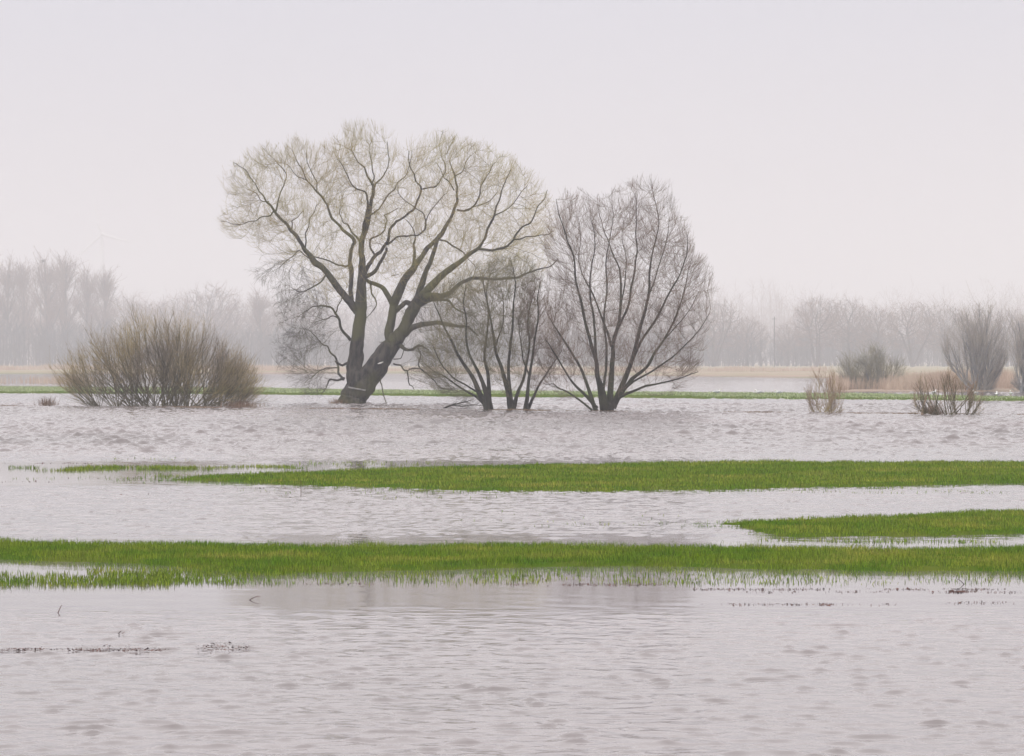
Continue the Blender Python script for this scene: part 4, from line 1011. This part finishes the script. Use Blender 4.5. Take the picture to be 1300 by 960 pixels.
# (col, row of top, distance, kind, variant, width factor, label)
FT = [(-22, 330, 1060, 'poplar', 0, 1.2, 'misty tall bare tree cut by the left edge, just showing'),
      (8, 326, 1040, 'poplar', 1, 1.15, 'leftmost whole misty tall bare tree of the left row'),
      (32, 334, 1080, 'poplar', 0, 1.15, 'second misty tall bare tree from the left edge'),
      (58, 322, 1030, 'poplar', 1, 1.3, 'misty tall bare tree that carries the dark nest'),
      (84, 326, 1050, 'poplar', 0, 1.3, 'misty tall bare tree just right of the one with the nest'),
      (110, 336, 1070, 'poplar', 1, 1.25, 'misty tall bare tree, second from the right end of the left row'),
      (132, 344, 1050, 'poplar', 0, 1.2, 'misty tall bare tree at the right end of the tall left row'),
      (158, 372, 1160, 'round', 1, 1.0, 'faint low round tree right of the tall left row'),
      (186, 380, 1180, 'round', 0, 1.1, 'faint round tree behind the left flank of the broad bush'),
      (222, 374, 1150, 'round', 1, 1.1, 'faint round tree above the top of the broad bush'),
      (268, 360, 1040, 'round', 0, 1.15, 'misty round-crowned tree rising above the right shoulder of the broad bush'),
      (300, 380, 1120, 'round', 1, 1.0, 'misty low round tree right of the round-crowned one'),
      (332, 366, 1020, 'poplar', 1, 1.5, 'misty upright tree touching the left edge of the old willow\'s crown'),
      (368, 378, 1100, 'round', 0, 1.1, 'misty tree seen through the old willow\'s lower left twigs'),
      (408, 376, 1120, 'round', 1, 1.1, 'misty tree seen just left of the old willow\'s trunk'),
      (482, 378, 1120, 'round', 0, 1.1, 'misty tree seen in the gap between the willow\'s two trunks'),
      (540, 380, 1100, 'round', 1, 1.1, 'misty tree seen below the willow\'s right-hand boughs'),
      (600, 382, 1100, 'round', 0, 1.1, 'misty tree behind the left-leaning shrub'),
      (665, 384, 1100, 'round', 1, 1.1, 'misty tree behind the slim forked shrub'),
      (720, 384, 1080, 'round', 0, 1.1, 'misty tree behind the left half of the large rounded shrub'),
      (790, 384, 1080, 'round', 1, 1.1, 'misty tree behind the middle of the large rounded shrub'),
      (852, 386, 1060, 'round', 0, 1.1, 'misty tree behind the right half of the large rounded shrub'),
      (906, 374, 860, 'spread', 0, 1.0, 'misty spreading tree at the right edge of the large rounded shrub'),
      (948, 400, 900, 'round', 1, 1.2, 'misty low tree left of the thin pole'),
      (1000, 408, 900, 'round', 0, 1.0, 'misty low tree right of the thin pole'),
      (1036, 371, 840, 'spread', 0, 0.95, 'misty forked wide tree above the small upright bush'),
      (1076, 376, 860, 'round', 1, 1.0, 'misty pinkish tree right of the forked wide one'),
      (1112, 388, 850, 'round', 0, 1.0, 'misty round tree above the hazy olive bush'),
      (1158, 378, 820, 'spread', 0, 1.0, 'misty spreading tree between the olive bush and the hazy willow'),
      (1198, 384, 860, 'round', 1, 1.0, 'misty round tree up against the left of the hazy willow'),
      (1238, 396, 860, 'round', 0, 1.1, 'misty round tree directly behind the hazy willow'),
      (1278, 390, 840, 'round', 1, 1.1, 'misty round tree near the right edge'),
      (1318, 392, 850, 'round', 0, 1.1, 'misty round tree cut by the right edge')]
fr = np.random.default_rng(77)
for px, top, Yd, kd_, vr, wf, lb_ in FT:
    Yd *= 1.25; s = Yd / F; hgt = (HZ - top) * s + CH + 0.3
    hgt *= 0.93 if kd_ == 'poplar' else 0.97
    sz = hgt / 10.0; loc = ((px - 650) * s, Yd, -0.1)
    pr = protos[kd_][vr % len(protos[kd_])]
    scl = (sz * wf, sz * wf, sz); rz = fr.uniform(0, 6.28)
    if id(pr) not in used:
        used.add(id(pr)); pr.location = loc; pr.scale = scl; pr.rotation_euler = (0, 0, rz); pr['label'] = lb_
    else:
        dup(pr, loc, rz, scl, lb_)
Y = 1282; s = Y / F
nv = [grow(np.array([[[0, 0, 0], [0, 0, 0.1]]]) + 0.0, np.full((1, 2), 0.1), 120, 0, 1, 1.2, 1.0, 4, 0, 0.5, 0.5, fr)]
o = mesh_np('nest', *join([ball((0, 0, 0), (0.55, 0.55, 0.42)), tubes_reg(nv[0][0], np.full(nv[0][1].shape, 0.03))]), M['stem'])
o.location = ((54.5 - 650) * s, Y, CH + (HZ - 332) * s); tag(o, 'dark round nest high in a misty tall tree at the left', 'nest')
# pole
Y = 1000; s = Y / F; x0 = (983 - 650) * s
o = mesh_np('utility_pole', *join([tubes([(np.array([[x0, Y, -0.3], [x0, Y, 6], [x0, Y, CH + (HZ - 402) * s]]), np.array([0.2, 0.18, 0.15]))], 8),
            box_between((x0 - 0.9, Y, CH + (HZ - 405) * s), (x0 + 0.9, Y, CH + (HZ - 405) * s), 0.16, 0.16)]), M['far_bark'])
tag(o, 'thin grey pole with a crossarm between the misty trees on the right', 'pole')

# undergrowth below the far trees: one continuous thicket
def thicket(name, label, c0, c1, row_top, Y0, Y1, n, seed, wmul, prow, mt):
    r = np.random.default_rng(seed)
    n0 = n // 60
    Y = r.uniform(Y0, Y1, n0); px = r.uniform(c0, c1, n0)
    tops = np.interp(px, *zip(*row_top)) + (fbm(px * 0.06, px * 0 + 1, seed, 4) - 0.5) * prow
    hg = (HZ - tops) * Y / F + CH
    X = (px - 650) / F * Y
    Q = np.zeros((n0, 5, 3)); Q[:, :, 0] = X[:, None] + np.cumsum(r.normal(0, 0.35, (n0, 5)), 1); Q[:, :, 1] = Y[:, None]
    Q[:, :, 2] = hg[:, None] * np.linspace(0, 1, 5)[None] * r.uniform(0.55, 0.95, n0)[:, None]
    RR = np.repeat(np.linspace(0.16, 0.05, 5)[None], n0, 0) * wmul
    A, S = grow(Q, RR, n // 6, 0.0, 1, 0.7, float(hg.mean()) * 0.35, 5, 0.08, 0.15, 0.5, r, rmin=0.04 * wmul)
    A2, S2 = grow(A, S, n, 0.0, 1, 0.7, float(hg.mean()) * 0.16, 4, 0.05, 0.2, 0.6, r, rmin=0.028 * wmul)
    V, Fq = join([tubes_reg(Q, RR, 4), tubes_reg(A, np.minimum(S, .07 * wmul)), tubes_reg(A2, np.minimum(S2, .04 * wmul))])
    o = mesh_np(name, V, Fq, mt); tag(o, label, 'woods'); o['kind'] = 'stuff'
    return o
thicket('woods', 'continuous misty thicket under the far trees across the whole view', -60, 1400,
        [(-60, 408), (140, 414), (180, 422), (300, 420), (420, 424), (900, 424), (1000, 430), (1100, 420), (1400, 418)], 1100, 1360, 110000, 301, 1.3, 26, M['thicket'])
# the wood behind, farther off and fainter
thicket('woods', 'very faint blue-grey far wood showing above the tree line on both sides', -150, 1450,
        [(-150, 372), (140, 382), (300, 394), (600, 390), (860, 372), (940, 366), (1000, 374), (1040, 388), (1120, 392), (1190, 380), (1260, 374), (1450, 376)], 2000, 2250, 60000, 302, 2.4, 10, M['far_twig'])

# wind turbine, almost lost in the haze
Y = 2300.0; s = Y / F
root = thing('wind_turbine', 'white wind turbine almost lost in the haze above the left trees', 'wind turbine', ((130 - 650) * s, Y, 0))
hz = CH + (HZ - 299) * s
z = np.linspace(-0.5, hz, 10)
mesh_np('tower', *tubes([(np.stack([z * 0, z * 0, z], -1), np.linspace(2.3, 1.3, 10))], 12), M['paint_white'], root, smooth=True)
mesh_np('nacelle', *ball((0, 0.5, hz + 0.8), (1.9, 4.5, 1.9), 10, 8), M['paint_white'], root, smooth=True)
mesh_np('hub', *ball((0, -4.6, hz + 0.8), (1.5, 1.8, 1.5), 10, 8), M['paint_white'], root, smooth=True)
for a_ in (-14, 106, 226):
    d_ = np.array([math.sin(R(a_)), 0, math.cos(R(a_))]); p0 = np.array([0, -4.6, hz + 0.8])
    t_ = np.linspace(0, 1, 8)
    v, f = tubes([(p0 + d_ * (1 + 27 * t_[:, None]), np.interp(t_, [0, .2, 1], [0.6, 1.3, 0.25]))], 6)
    v[:, 1] = -4.6 + (v[:, 1] + 4.6) * 0.25
    mesh_np('blade', v, f, M['paint_white'], root, smooth=True)

# ------------------------------------------------------------------ haze
V = np.array([(x, y, z) for z in (-1.6, 160.0) for y in (-600, 5400) for x in (-3700, 3700)], float)
Fq = np.array([(0, 2, 3, 1), (4, 5, 7, 6), (0, 1, 5, 4), (2, 6, 7, 3), (0, 4, 6, 2), (1, 3, 7, 5)])
mh = bpy.data.materials.new('haze'); mh.use_nodes = True
nt = mh.node_tree; nt.nodes.clear()
oo = nt.nodes.new('ShaderNodeOutputMaterial'); pv = nt.nodes.new('ShaderNodeVolumePrincipled')
pv.inputs['Density'].default_value = 0.0007
pv.inputs['Color'].default_value = (0.885, 0.885, 0.925, 1)
pv.inputs['Anisotropy'].default_value = 0.0
nt.links.new(pv.outputs[0], oo.inputs['Volume'])
hz_o = mesh_np('haze', V, Fq, mh); hz_o['kind'] = 'stuff'
tag(hz_o, 'pale spring haze lying over the whole flooded meadow', 'haze')
